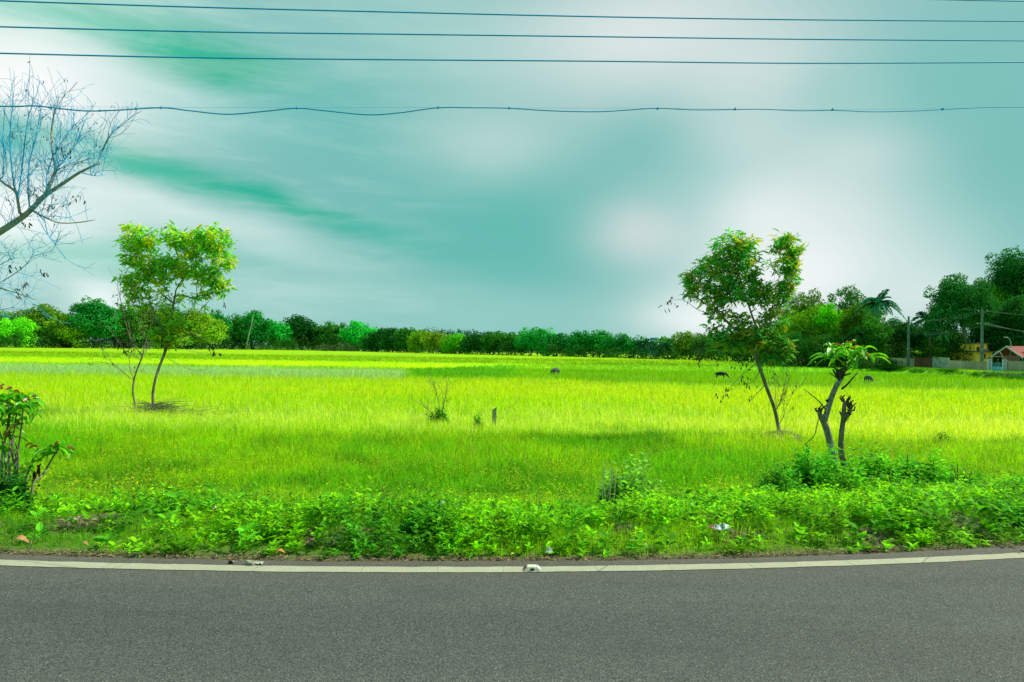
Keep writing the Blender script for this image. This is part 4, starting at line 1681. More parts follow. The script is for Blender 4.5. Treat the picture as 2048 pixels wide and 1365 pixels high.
def tower():
    d = 700
    x0, x1 = PX(1303, d), PX(1316, d)
    zt = P(1310, 676, d)[2]
    o = empty('tower_block', (x0, d, 0), 'tiny teal and white high-rise block poking above the treeline', 'building')
    a = Acc()
    box(a, x0, x1, d, d + 8, -1, zt)
    a.build('wall', noisemat('teal_facade', (.06, .34, .38), (.10, .42, .46), .2, .7, .3, 0), o)
    for i in range(5):
        a = Acc()
        z = zt - .6 - i * 2.6
        box(a, x0 + .6, x1 - 1.8, d - .5, d - .02, z, z + .8)
        a.build('balcony', M['white'], o)
    a = Acc()
    box(a, x1 - 1.2, x1 + .4, d - .4, d + 8.3, -1, zt + .4)
    a.build('stair_shaft', M['white'], o)


tower()


def upole(px, depth, top, arms, label):
    x = PX(px, depth)
    z0 = ROADZ
    zt = P(px, top, depth)[2]
    o = empty('utility_pole', (x, depth, z0), label, 'utility pole', 'concrete utility poles on the lane')
    a = Acc()
    V = []
    for (z, w_) in ((z0 - .1, .17), (zt, .10)):
        V += [[x - w_, depth - w_, z], [x + w_, depth - w_, z], [x + w_, depth + w_, z], [x - w_, depth + w_, z]]
    a.add(V, [[0, 1, 5, 4], [1, 2, 6, 5], [2, 3, 7, 6], [3, 0, 4, 7], [4, 5, 6, 7]])
    a.build('pole', M['concrete'], o)
    ends = []
    for (py, half, kind) in arms:
        z = P(px, py, depth)[2]
        a = Acc()
        if kind == 'V':
            tube(a, [[x - half, depth - .14, z + .45], [x, depth - .14, z], [x + half, depth - .14, z + .45]], .04, 6)
            ez = z + .5
        else:
            box(a, x - half, x + half, depth - .2, depth - .12, z - .04, z + .04)
            ez = z + .14
        a.build('crossarm', M['concrete'], o)
        for sx in (-half, half) if kind == 'V' else (-half, -half * .45, half * .45, half):
            a = Acc()
            tube(a, [[x + sx, depth - .15, ez - .12], [x + sx, depth - .15, ez - .04], [x + sx, depth - .15, ez], [x + sx, depth - .15, ez + .05]], [.03, .06, .045, .05], 8)
            a.build('insulator', M['white'], o)
            ends.append((x + sx, depth - .15, ez))
    a = Acc()
    box(a, x - .19, x + .19, depth - .19, depth + .19, z0 + 2.8, z0 + 3.0)
    a.build('band', M['stone'], o)
    return ends


ea = upole(1964, 92, 618, ((629, .62, 'V'), (649, .72, 'bar')), 'right concrete utility pole rising in front of the yellow house')
eb = upole(1817, 106, 633, ((648, .5, 'V'),), 'left concrete utility pole with short forked arm near the round bush')


def wires():
    k = 0
    lbs = ['topmost thin wire running right from the right pole', 'second thin wire running right from the forked arm', 'third thin wire, upper of those leaving the crossarm',
           'fourth thin wire leaving the crossarm to the right', 'fifth thin wire leaving the crossarm to the right', 'lowest thin wire leaving the crossarm to the right']
    for i, e in enumerate(ea):
        q = P(2190, (632, 636, 676, 680, 684, 688)[i], 84)
        n = 16
        t = np.linspace(0, 1, n)
        pts = np.outer(1 - t, e) + np.outer(t, q)
        pts[:, 2] -= .5 * 4 * t * (1 - t) * .6
        a = Acc()
        tube(a, pts, .02, 4)
        tag(a.build('overhead_wire', M['wirethin'], smooth=True), lbs[i], 'wire', 'thin wires strung between the utility poles')
    lbs = ['thin wire sagging left from the forked arm to the left pole, upper', 'thin wire sagging left from the forked arm to the left pole, second', 'sagging wire from the crossarm to the left pole, third down',
           'sagging wire from the crossarm to the left pole, lowest']
    tg = [eb[0], eb[1], (eb[0][0] + .3, eb[0][1], eb[0][2] - 1.7), (eb[0][0] + .3, eb[0][1], eb[0][2] - 2.0)]
    for i, e in enumerate((ea[0], ea[1], ea[2], ea[5])):
        q = np.array(tg[i])
        t = np.linspace(0, 1, 16)
        pts = np.outer(1 - t, e) + np.outer(t, q)
        pts[:, 2] -= (.5 + .2 * (i > 1)) * 4 * t * (1 - t)
        a = Acc()
        tube(a, pts, .022, 4)
        tag(a.build('overhead_wire', M['wirethin'], smooth=True), lbs[i], 'wire', 'thin wires strung between the utility poles')


wires()


def lamp():
    d = 93.5
    x = PX(2021.5, d)
    o = empty('street_lamp', (x, d, ROADZ), 'slim green street lamp with bent arm behind the right wall', 'street lamp')
    zt = P(2021, 684, d)[2]
    a = Acc()
    tube(a, [[x, d, ROADZ], [x, d, zt]], [.07, .05], 8)
    a.build('post', M['greensteel'], o, smooth=True)
    a = Acc()
    tube(a, smooth_pts([[x, d, zt], P(2019, 679, d), P(2014, 675.5, d)], 4), .035, 6)
    a.build('arm', M['steelpaint'], o, smooth=True)
    a = Acc()
    p = P(2012.5, 674.8, d)
    box(a, p[0] - .28, p[0] + .2, p[1] - .1, p[1] + .1, p[2] - .05, p[2] + .05)
    a.build('lamp_head', M['white'], o)


lamp()


def rubble_bank():
    a = Acc()
    for i in range(420):
        q = rng.uniform(1870, 2100)
        off = rng.uniform(-8.0, -7.0)
        p = wall_xy(q, off)
        if fbm(np.array([p[0] * .4]), np.array([p[1] * .4]), 77)[0] < .47:
            continue
        z = gz(p[0], p[1])
        r_ = rng.uniform(.08, .22)
        V = np.array([[1, 0, 0], [0, 1, 0], [-1, 0, 0], [0, -1, 0], [0, 0, .8], [0, 0, -.5]]) * r_ * rng.uniform(.6, 1.3, (6, 3)) + [p[0], p[1], z + .05]
        a.add(V, [[0, 1, 4], [1, 2, 4], [2, 3, 4], [3, 0, 4], [1, 0, 5], [2, 1, 5], [3, 2, 5], [0, 3, 5]])
    tag(a.build('rubble', M['rubble']), 'broken stones revetting the bank between field and lane', 'rubble', None, 'stuff')
    # grass on the bank
    b_ = Acc()
    n = 26000
    q = rng.uniform(1740, 2200, n)
    off = rng.uniform(-9.5, -.4, n)
    off = np.where((off > -5.2) & (off < -2.4), off - 3.2, off)
    t = (q - 1024) / F
    d = wall_depth(t) + off
    x = t * d
    C = (GREEN * .8) * rng.uniform(.5, 1.3, (n, 1))
    lm = ss(.5, .65, fbm(x * .3, d * .3, 78))[:, None]
    C = C * (1 - lm * .5) + LIME2 * lm * .5
    blades(b_, x, d, rng.uniform(.1, .32, n), np.full(n, .05), C, .4, 1)
    tag(b_.build('bank_grass', M['grass']), 'rough grass on the raised bank before the compound wall', 'grass', None, 'stuff')


rubble_bank()


# ------------------------------------------------------------------ near trees
class Skel:
    """branch skeleton grown towards targets; radii by the pipe model"""

    def __init__(s):
        s.p = []
        s.par = []
        s.fixed = []

    def add(s, p, par):
        s.p.append(np.asarray(p, float))
        s.par.append(par)
        return len(s.p) - 1

    def chain(s, pts, par=-1):
        for q in pts:
            par = s.add(q, par)
        return par

    def grow(s, targets, step=.25, up=.15, start=0, jit=.06):
        order = np.argsort(np.linalg.norm(targets - s.p[start], axis=1))
        tips = []
        for i in order:
            T = targets[i]
            A = np.array(s.p[start:])
            d = np.linalg.norm(A - T, axis=1) + .35 * np.maximum(0, A[:, 2] - T[2] + .1)
            k = int(np.argmin(d)) + start
            a = s.p[k]
            L = np.linalg.norm(T - a)
            m_ = max(1, int(L / step))
            par = k
            mid = (a + T) / 2 + np.array([0, 0, -.12 * L]) + rng.normal(0, jit, 3) * L
            for j in range(1, m_ + 1):
                t = j / m_
                q = (1 - t) ** 2 * a + 2 * t * (1 - t) * mid + t * t * T
                par = s.add(q, par)
            tips.append(par)
        return tips

    def mesh(s, acc, tip_r, ex=2.2, rmax=None, sides=6, minr=0, fixed=None):
        n = len(s.p)
        val = np.zeros(n)
        ch = [[] for _ in range(n)]
        for i in range(n):
            if s.par[i] >= 0:
                ch[s.par[i]].append(i)
        for i in range(n - 1, -1, -1):
            if not ch[i]:
                val[i] = tip_r ** ex
            if s.par[i] >= 0:
                val[s.par[i]] += val[i]
        r_ = val ** (1 / ex)
        if rmax:
            r_ = np.minimum(r_, rmax)
        if fixed is not None:
            for i, v in fixed.items():
                r_[i] = v
        # walk chains
        done = np.zeros(n, bool)
        roots = [i for i in range(n) if s.par[i] < 0]
        stack = [(r0_, -1) for r0_ in roots]
        while stack:
            i, p = stack.pop()
            line = [s.p[p]] if p >= 0 else []
            rad = [min(r_[p], r_[i] * 1.15)] if p >= 0 else []
            while True:
                line.append(s.p[i])
                rad.append(r_[i])
                if not ch[i]:
                    break
                c = sorted(ch[i], key=lambda q: -r_[q])
                for q in c[1:]:
                    stack.append((q, i))
                i = c[0]
            if len(line) >= 2:
                rr = np.array(rad)
                tube(acc, np.array(line), rr, sides if rr.max() > tip_r * 3 else 4, cap=rr.max() > tip_r * 3)
        return r_


def blob_targets(blobs, depth):
    """blobs: (px, py, rx, ry, n) -> points in space; depth radius like the width"""
    out = []
    for (px, py, rx, ry, n) in blobs:
        d = randdir(n) * (rng.uniform(.15, 1, (n, 1)) ** .5)
        c = P(px, py, depth)
        k = depth / F
        yo = d[:, 1] * (rx + ry) / 2 * k * .9
        out.append(np.stack([c[0] + d[:, 0] * rx * k, c[1] + yo, c[2] + d[:, 2] * ry * k], 1))
    return np.concatenate(out)


def whorls(acc, tips, dirs, per, L, W, cols, droop=.2, spread=1.0):
    n = len(tips)
    for k in range(per):
        a = rng.uniform(0, 2 * math.pi, n)
        h = rng.uniform(-1.1, .9, n)
        D = dirs * .5 + np.stack([np.cos(a) * spread, np.sin(a) * spread, h - droop], 1)
        N = np.array([.3, 0, .8]) + rng.normal(0, .7, (n, 3))
        Pn = tips + rng.normal(0, 1, (n, 3)) * L * .27
        LL = L * rng.uniform(.6, 1.25, n)
        leaves(acc, Pn, D, N, LL, LL * W, np.clip(cols * rng.uniform(.6, 1.35, (n, 1)), 0, .95))


def dead_bits(acc, pts, L=.12):
    n = len(pts)
    D = np.stack([rng.normal(0, .3, n), rng.normal(0, .3, n), -np.ones(n)], 1)
    for k in range(2):
        leaves(acc, pts + rng.normal(0, L * .3, (n, 3)), D + rng.normal(0, .3, (n, 3)), randdir(n), L * rng.uniform(.7, 1.3, n), .04 * np.ones(n) * L / .12, np.array([.05, .06, .03]) * rng.uniform(.5, 1.8, (n, 1)))


def left_sapling():
    d = 27.0
    base = P(322, 846, d)
    x, z0 = base[0], gz(base[0], d)
    o = empty('sapling', (x, d, z0), 'leafy young tree with curved trunk and heart-shaped yellow-green crown, left', 'tree')
    sk = Skel()
    tr = [(322, 850), (312, 832), (306, 806), (307, 778), (314, 748), (326, 715), (333, 697)]
    pts = smooth_pts([P(a_, b_, d) for a_, b_ in tr], 3)
    pts[0][2] = z0 - .05
    top = sk.chain(pts)
    k1 = sk.chain(smooth_pts([P(333, 697, d), P(338, 660, d + .2), P(345, 620, d + .2), P(352, 580, d)], 3)[1:], top)
    k2 = sk.chain(smooth_pts([P(333, 697, d), P(322, 655, d - .3), P(305, 620, d - .3), P(290, 585, d - .3)], 3)[1:], top)
    k3 = sk.chain(smooth_pts([P(333, 697, d), P(352, 660, d + .2), P(380, 620, d + .4), P(410, 585, d + .4)], 3)[1:], top)
    nstart = len(pts) - 1
    up_b = [(280, 478, 36, 34, 34), (262, 505, 24, 30, 16), (300, 520, 34, 30, 22), (345, 480, 34, 24, 24), (385, 490, 40, 28, 34), (425, 482, 36, 28, 36), (440, 515, 30, 26, 22),
            (375, 530, 50, 30, 40), (420, 555, 38, 24, 26), (320, 545, 44, 26, 26), (275, 565, 34, 22, 22), (435, 575, 22, 16, 10), (345, 590, 60, 24, 9), (395, 600, 36, 16, 5), (262, 592, 18, 14, 6)]
    low_b = [(350, 652, 24, 18, 12), (340, 680, 32, 18, 22), (318, 672, 20, 14, 8), (345, 628, 22, 12, 3), (275, 610, 30, 18, 5)]
    T = blob_targets([(a_, b_, c_, e_, int(n_ * 1.3)) for (a_, b_, c_, e_, n_) in up_b + low_b], d)
    T = T[~((T[:, 0] > PX(304, d)) & (T[:, 0] < PX(333, d)) & (T[:, 2] > P(322, 512, d)[2]))]
    tips = sk.grow(T, .3, start=nstart)
    a = Acc()
    sk.mesh(a, .006, 2.3, rmax=.085, sides=8)
    a.build('trunk', M['bark'], o, smooth=True)
    f = Acc()
    Pt = np.array([sk.p[i] for i in tips])
    Dr = norm(np.array([sk.p[i] - sk.p[sk.par[i]] for i in tips]))
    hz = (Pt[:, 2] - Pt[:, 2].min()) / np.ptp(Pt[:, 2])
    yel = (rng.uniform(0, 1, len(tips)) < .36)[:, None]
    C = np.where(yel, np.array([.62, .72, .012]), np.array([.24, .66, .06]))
    C = C * (.7 + .45 * hz)[:, None]  # crown shade put into the leaf colour: darker lower down
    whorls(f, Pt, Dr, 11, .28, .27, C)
    # leaves along the outer twigs too
    idx = [i for i in range(len(sk.p)) if sk.p[i][2] > P(330, 690, d)[2]]
    idx = rng.choice(idx, min(len(idx), 190), replace=False)
    Pt2 = np.array([sk.p[i] for i in idx])
    C2 = np.where((rng.uniform(0, 1, len(idx)) < .35)[:, None], np.array([.40, .46, .012]), np.array([.07, .30, .03]))
    whorls(f, Pt2, np.tile([0, 0, .3], (len(idx), 1)), 5, .20, .25, C2)
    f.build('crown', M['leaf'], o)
    # a few bare hanging twigs low right with dead leaves
    t = Acc()
    g = Acc()
    for (path, nb) in (([(352, 690), (380, 702), (410, 706), (432, 696)], 5), ([(385, 640), (420, 600), (445, 580), (447, 610)], 3), ([(340, 720), (370, 735), (395, 742), (420, 738)], 0),
                       ([(345, 680), (400, 665), (430, 640)], 1), ([(360, 650), (410, 680), (440, 690)], 2)):
        q = smooth_pts([P(u, v, d + .3 * i) for i, (u, v) in enumerate(path)], 4)
        tube(t, q, np.linspace(.012, .004, len(q)), 4)
        if nb:
            dead_bits(g, q[-1] + rng.normal(0, .12, (nb, 3)), .22)
    t.build('twigs', M['bark'], o, smooth=True)
    g.build('dead_leaves', M['dry'], o)
    # dark side heap of cut twigs round its foot
    h = Acc()
    n = 240
    for i in range(n):
        cx = base[0] + rng.normal(.3, .75)
        cy = d - .3 + rng.normal(0, .35)
        an = rng.uniform(-.5, .5) + (math.pi if rng.uniform() < .5 else 0)
        L = rng.uniform(.3, 1.2)
        zz = gz(cx, cy) + .36 * math.exp(-((cx - base[0]) / .5) ** 2) + rng.uniform(.1, .3)
        p0 = np.array([cx, cy, zz])
        p1 = p0 + np.array([math.cos(an), math.sin(an) * .5, rng.uniform(-.1, .25)]) * L
        tube(h, [p0, (p0 + p1) / 2 + [0, 0, rng.uniform(0, .08)], p1], [.008, .006, .003], 4, C=np.array([1, 1, 1]) * rng.uniform(.4, 1.2), cap=False)
    tag(h.build('brushwood', noisemat('grey_cut_twigs', (.12, .14, .07), (.2, .22, .13), 9, .9, .1, .1, useattr=True)), 'tangle of cut grey twigs lying round the foot of the left sapling', 'brushwood')
    return o


left_sapling()


def shoots(sk, start, n, L, up=.6, seg=6, curl=.35, upbias=.25, az0=None):
    ids = []
    for i in range(n):
        k = start[rng.integers(len(start))]
        a = sk.p[k]
        pr = sk.p[sk.par[k]] if sk.par[k] >= 0 else a - [0, 0, 1]
        base = norm(a - pr)
        d = norm(base * .6 + rng.normal(0, .55, 3) + np.array([0, 0, up]))
        ll = L * rng.uniform(.5, 1.2)
        c = rng.normal(0, curl, 3)
        par = k
        q = a
        for j in range(seg):
            d = norm(d + c / seg + np.array([0, 0, upbias / seg]) + rng.normal(0, .09, 3))
            q = q + d * ll / seg
            par = sk.add(q, par)
            ids.append(par)
    return ids


def thin_sapling():
    d = 27.6
    base = P(276, 838, d)
    z0 = gz(base[0], d)
    o = empty('bare_sapling', (base[0], d, z0), 'thin nearly leafless young tree standing left of the heart-shaped one', 'tree')
    sk = Skel()
    tr = [(276, 840), (271, 815), (266, 785), (268, 760), (276, 735), (285, 712), (292, 680), (302, 650), (312, 615), (318, 575)]
    pts = smooth_pts([P(a_, b_, d) for a_, b_ in tr], 3)
    pts[0][2] = z0 - .05
    sk.chain(pts)
    n0 = len(sk.p)

    def near(px, py):
        T = P(px, py, d)
        return int(np.argmin([np.linalg.norm(q - T) for q in sk.p]))
    for path in ([(266, 760), (250, 748), (234, 735), (222, 722)], [(281, 722), (262, 706), (245, 695), (228, 672), (218, 655)], [(290, 685), (286, 655), (280, 625), (278, 590)],
                 [(285, 712), (268, 690), (255, 660), (246, 620), (236, 575), (232, 540)], [(266, 760), (260, 735), (258, 712)], [(302, 650), (330, 625), (350, 590)]):
        k = near(*path[0])
        q = smooth_pts([P(u, v, d + rng.uniform(-.25, .25)) for (u, v) in path], 3)[1:]
        sk.chain(q, k)
    allid = list(range(14, len(sk.p)))
    s1 = shoots(sk, allid, 60, .9, .5)
    s2 = shoots(sk, s1, 90, .45, .4)
    a = Acc()
    sk.mesh(a, .0035, 2.1, rmax=.065, sides=7)
    a.build('trunk', M['bark'], o, smooth=True)
    g = Acc()
    sel = rng.choice(s2, 60)
    dead_bits(g, np.array([sk.p[i] for i in sel]), .10)
    for (u, v, m_) in ((240, 690, 14), (262, 688, 10), (300, 620, 6), (232, 600, 5), (248, 700, 8)):
        dead_bits(g, P(u, v, d) + rng.normal(0, .15, (m_, 3)), .16)
    g.build('dead_leaves', M['dry'], o)
    f = Acc()
    T = blob_targets([(275, 590, 40, 26, 30), (262, 620, 30, 18, 10)], d)
    whorls(f, T, np.tile([0, 0, .4], (len(T), 1)), 6, .13, .28, np.tile([.05, .16, .02], (len(T), 1)))
    f.build('crown', M['leaf'], o)


thin_sapling()


def right_sapling():
    d = 22.4
    base = P(1561, 876, d)
    z0 = gz(base[0], d)
    o = empty('sapling', (base[0], d, z0), 'leafy young tree with a leaning trunk and two-lobed crown, right', 'tree')
    sk = Skel()
    tr = [(1561, 880), (1556, 850), (1548, 815), (1537, 785), (1526, 755), (1515, 725), (1506, 698)]
    pts = smooth_pts([P(a_, b_, d) for a_, b_ in tr], 3)
    pts[0][2] = z0 - .05
    top = sk.chain(pts)
    sk.chain(smooth_pts([P(1506, 698, d), P(1490, 670, d), P(1465, 655, d), P(1440, 630, d), P(1400, 600, d)], 3)[1:], top)
    a1 = sk.chain(smooth_pts([P(1506, 698, d), P(1512, 660, d), P(1502, 625, d), P(1490, 590, d), P(1475, 540, d)], 3)[1:], top)
    sk.chain(smooth_pts([P(1506, 698, d), P(1525, 655, d + .2), P(1535, 610, d + .2), P(1548, 560, d + .2)], 3)[1:], top)
    nstart = len(pts) - 1
    bl = [(1465, 488, 34, 24, 24), (1490, 500, 34, 28, 26), (1450, 515, 36, 26, 26), (1420, 535, 30, 22, 18), (1385, 562, 24, 18, 14), (1398, 580, 28, 18, 16), (1440, 562, 40, 24, 30),
          (1490, 550, 44, 34, 40), (1480, 590, 56, 24, 36), (1430, 600, 30, 20, 18), (1570, 488, 24, 20, 20), (1585, 515, 20, 26, 20), (1560, 525, 30, 32, 30), (1575, 560, 22, 34, 24), (1550, 595, 34, 28, 24),
          (1520, 570, 26, 40, 20), (1440, 630, 30, 16, 10), (1500, 640, 40, 24, 24), (1545, 640, 26, 22, 18), (1505, 680, 56, 24, 50), (1548, 690, 32, 24, 40), (1465, 672, 44, 20, 30), (1562, 712, 22, 16, 18),
          (1450, 690, 30, 14, 8), (1530, 715, 24, 14, 8), (1435, 655, 22, 12, 5), (1370, 560, 10, 8, 3)]
    T = blob_targets([(a_, b_, c_, e_, int(n_ * 1.35)) for (a_, b_, c_, e_, n_) in bl], d)
    T = T[~((T[:, 0] > PX(1510, d)) & (T[:, 0] < PX(1544, d)) & (T[:, 2] > P(1527, 560, d)[2]))]
    T = T[~((T[:, 0] > PX(1500, d)) & (T[:, 0] < PX(1530, d)) & (T[:, 2] < P(1527, 612, d)[2]) & (T[:, 2] > P(1527, 640, d)[2]))]
    tips = sk.grow(T, .27, start=nstart)
    a = Acc()
    sk.mesh(a, .0055, 2.3, rmax=.085, sides=8)
    a.build('trunk', M['bark'], o, smooth=True)
    f = Acc()
    Pt = np.array([sk.p[i] for i in tips])
    Dr = norm(np.array([sk.p[i] - sk.p[sk.par[i]] for i in tips]))
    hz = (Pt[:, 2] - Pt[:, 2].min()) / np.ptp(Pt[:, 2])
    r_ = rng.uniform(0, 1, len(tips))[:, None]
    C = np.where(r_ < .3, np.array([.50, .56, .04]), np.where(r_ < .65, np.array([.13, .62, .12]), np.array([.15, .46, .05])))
    C = C * (.6 + .5 * hz)[:, None]  # lower leaves coloured darker, painting in the shade of the crown
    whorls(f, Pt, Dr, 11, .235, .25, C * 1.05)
    idx = [i for i in range(len(sk.p)) if sk.p[i][2] > P(1500, 700, d)[2]]
    idx = rng.choice(idx, min(len(idx), 220), replace=False)
    Pt2 = np.array([sk.p[i] for i in idx])
    whorls(f, Pt2, np.tile([0, 0, .3], (len(idx), 1)), 5, .17, .24, np.where((rng.uniform(0, 1, len(idx)) < .3)[:, None], np.array([.08, .36, .05]), np.array([.05, .20, .03])))
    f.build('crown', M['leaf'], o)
    t = Acc()
    g = Acc()
    for (path, nb) in (([(1440, 630), (1400, 622), (1365, 600), (1335, 603)], 12), ([(1470, 672), (1430, 690), (1400, 705), (1392, 718)], 6), ([(1515, 725), (1490, 745), (1465, 770), (1445, 790)], 8),
                       ([(1520, 740), (1505, 765), (1480, 770)], 6), ([(1500, 690), (1470, 700), (1440, 715)], 4), ([(1500, 690), (1480, 720), (1495, 740)], 12), ([(1506, 698), (1550, 690), (1590, 700), (1600, 720)], 8),
                       ([(1530, 770), (1500, 800), (1490, 790)], 3)):
        q = smooth_pts([P(u, v, d + .2 * i - .2) for i, (u, v) in enumerate(path)], 4)
        tube(t, q, np.linspace(.012, .003, len(q)), 4)
        if nb:
            for j in range(nb):
                w_ = q[-1 - min(len(q) - 1, int(abs(rng.normal(0, 3))))]
                dead_bits(g, w_[None] + rng.normal(0, .1, (1, 3)), .14)
    # bare suckers beside the trunk
    sk2 = Skel()
    sk2.chain(smooth_pts([P(1557, 852, d), P(1566, 835, d), P(1572, 815, d)], 3))
    sk2.chain(smooth_pts([P(1550, 825, d), P(1562, 800, d), P(1570, 765, d)], 3))
    s1 = shoots(sk2, [2, 4, 6, 8, 10, 12], 16, 1.3, .9, 8, .25, .2)
    s2 = shoots(sk2, s1, 40, .45, .6, 5)
    sk2.mesh(t, .0032, 2.2, rmax=.02)
    dead_bits(g, np.array([sk2.p[i] for i in rng.choice(s2, 26)]), .09)
    t.build('twigs', M['bark'], o, smooth=True)
    g.build('dead_leaves', M['dry'], o)
    # heap of soil and dry grass at the foot
    h = Acc()
    nx, nr = 40, 12
    V = []
    for i in range(nr + 1):
        for j in range(nx):
            th = j * 2 * math.pi / nx
            rr = i / nr
            xx = base[0] + math.cos(th) * rr * .95
            yy = d + math.sin(th) * rr * .7
            zz = gz(xx, yy) - .06 + .40 * (1 - rr ** 1.8) * (1 - .4 * (rr < .25)) + .09 * (fbm(np.array([xx * 5]), np.array([yy * 5]), 8)[0] - .5)
            V.append([xx, yy, zz])
    Fq = [[i * nx + j, i * nx + (j + 1) % nx, (i + 1) * nx + (j + 1) % nx, (i + 1) * nx + j] for i in range(nr) for j in range(nx)]
    h.add(V, [f_[::-1] for f_ in Fq], (.26, .27, .13))
    n = 2600
    th = rng.uniform(0, 2 * math.pi, n)
    rr = rng.uniform(0, 1, n) ** .5
    xx = base[0] + np.cos(th) * rr * 1.05
    yy = d + np.sin(th) * rr * .78
    zz = ground_z(xx, yy) - .04 + .40 * (1 - rr ** 1.8)
    az = rng.uniform(0, 6.3, n)
    leaves(h, np.stack([xx, yy, zz], 1), np.stack([np.cos(az), np.sin(az), rng.uniform(-.2, .4, n)], 1), np.array([0, 0, 1.0]) + rng.normal(0, .4, (n, 3)), rng.uniform(.1, .3, n), .014,
           np.where((rng.uniform(0, 1, n) < .6)[:, None], np.array([.40, .40, .22]), np.array([.18, .26, .06])) * rng.uniform(.5, 1.3, (n, 1)), simple=True)
    tag(h.build('soil_heap', M['dry']), 'low heap of soil and dry cut grass round the right sapling trunk', 'heap')


right_sapling()


# large drooping leaves shared by the pruned tree and the left shrub
def big_leaf_rosette(acc, c, n, L, col, red=.12, spread=1.0, up=.35):
    for i in range(n):
        a = rng.uniform(0, 2 * math.pi)
        e = rng.uniform(-.3, .9) + up
        LL = L * rng.uniform(.6, 1.15)
        t = np.linspace(0, 1, 7)
        hx = np.cos(e) * t * LL * spread
        hz = np.sin(e) * t * LL - .75 * LL * t ** 2
        pts = c + np.stack([np.cos(a) * hx, np.sin(a) * hx, hz], 1) + rng.normal(0, .02, 3)
        side = np.array([-math.sin(a), math.cos(a), rng.normal(0, .25)])
        wv = LL * .15 * np.sin(np.clip(t * .96 + .02, 0, 1) ** .85 * math.pi)
        V = np.concatenate([pts - side * wv[:, None] + [0, 0, .015], pts - [0, 0, .006], pts + side * wv[:, None] + [0, 0, .015]])
        F4 = []
        for k in range(6):
            F4 += [[k, k + 1, 7 + k + 1, 7 + k], [7 + k, 7 + k + 1, 14 + k + 1, 14 + k]]
        cc = np.asarray(col) * rng.uniform(.6, 1.35)
        if rng.uniform() < red:
            cc = np.array([.34, .15, .05]) * rng.uniform(.7, 1.2)
        acc.add(V, F4, cc)


def stump_twigs(acc, c, n, L, r_=.012):
    for i in range(n):
        dd = norm(np.array([rng.normal(0, .6), rng.normal(0, .6), 1.0]))
        LL = L * rng.uniform(.5, 1.2)
        tube(acc, smooth_pts([c, c + dd * LL * .5 + rng.normal(0, .02, 3), c + dd * LL], 2), np.linspace(r_ * 1.4, r_ * .8, 5), 5)


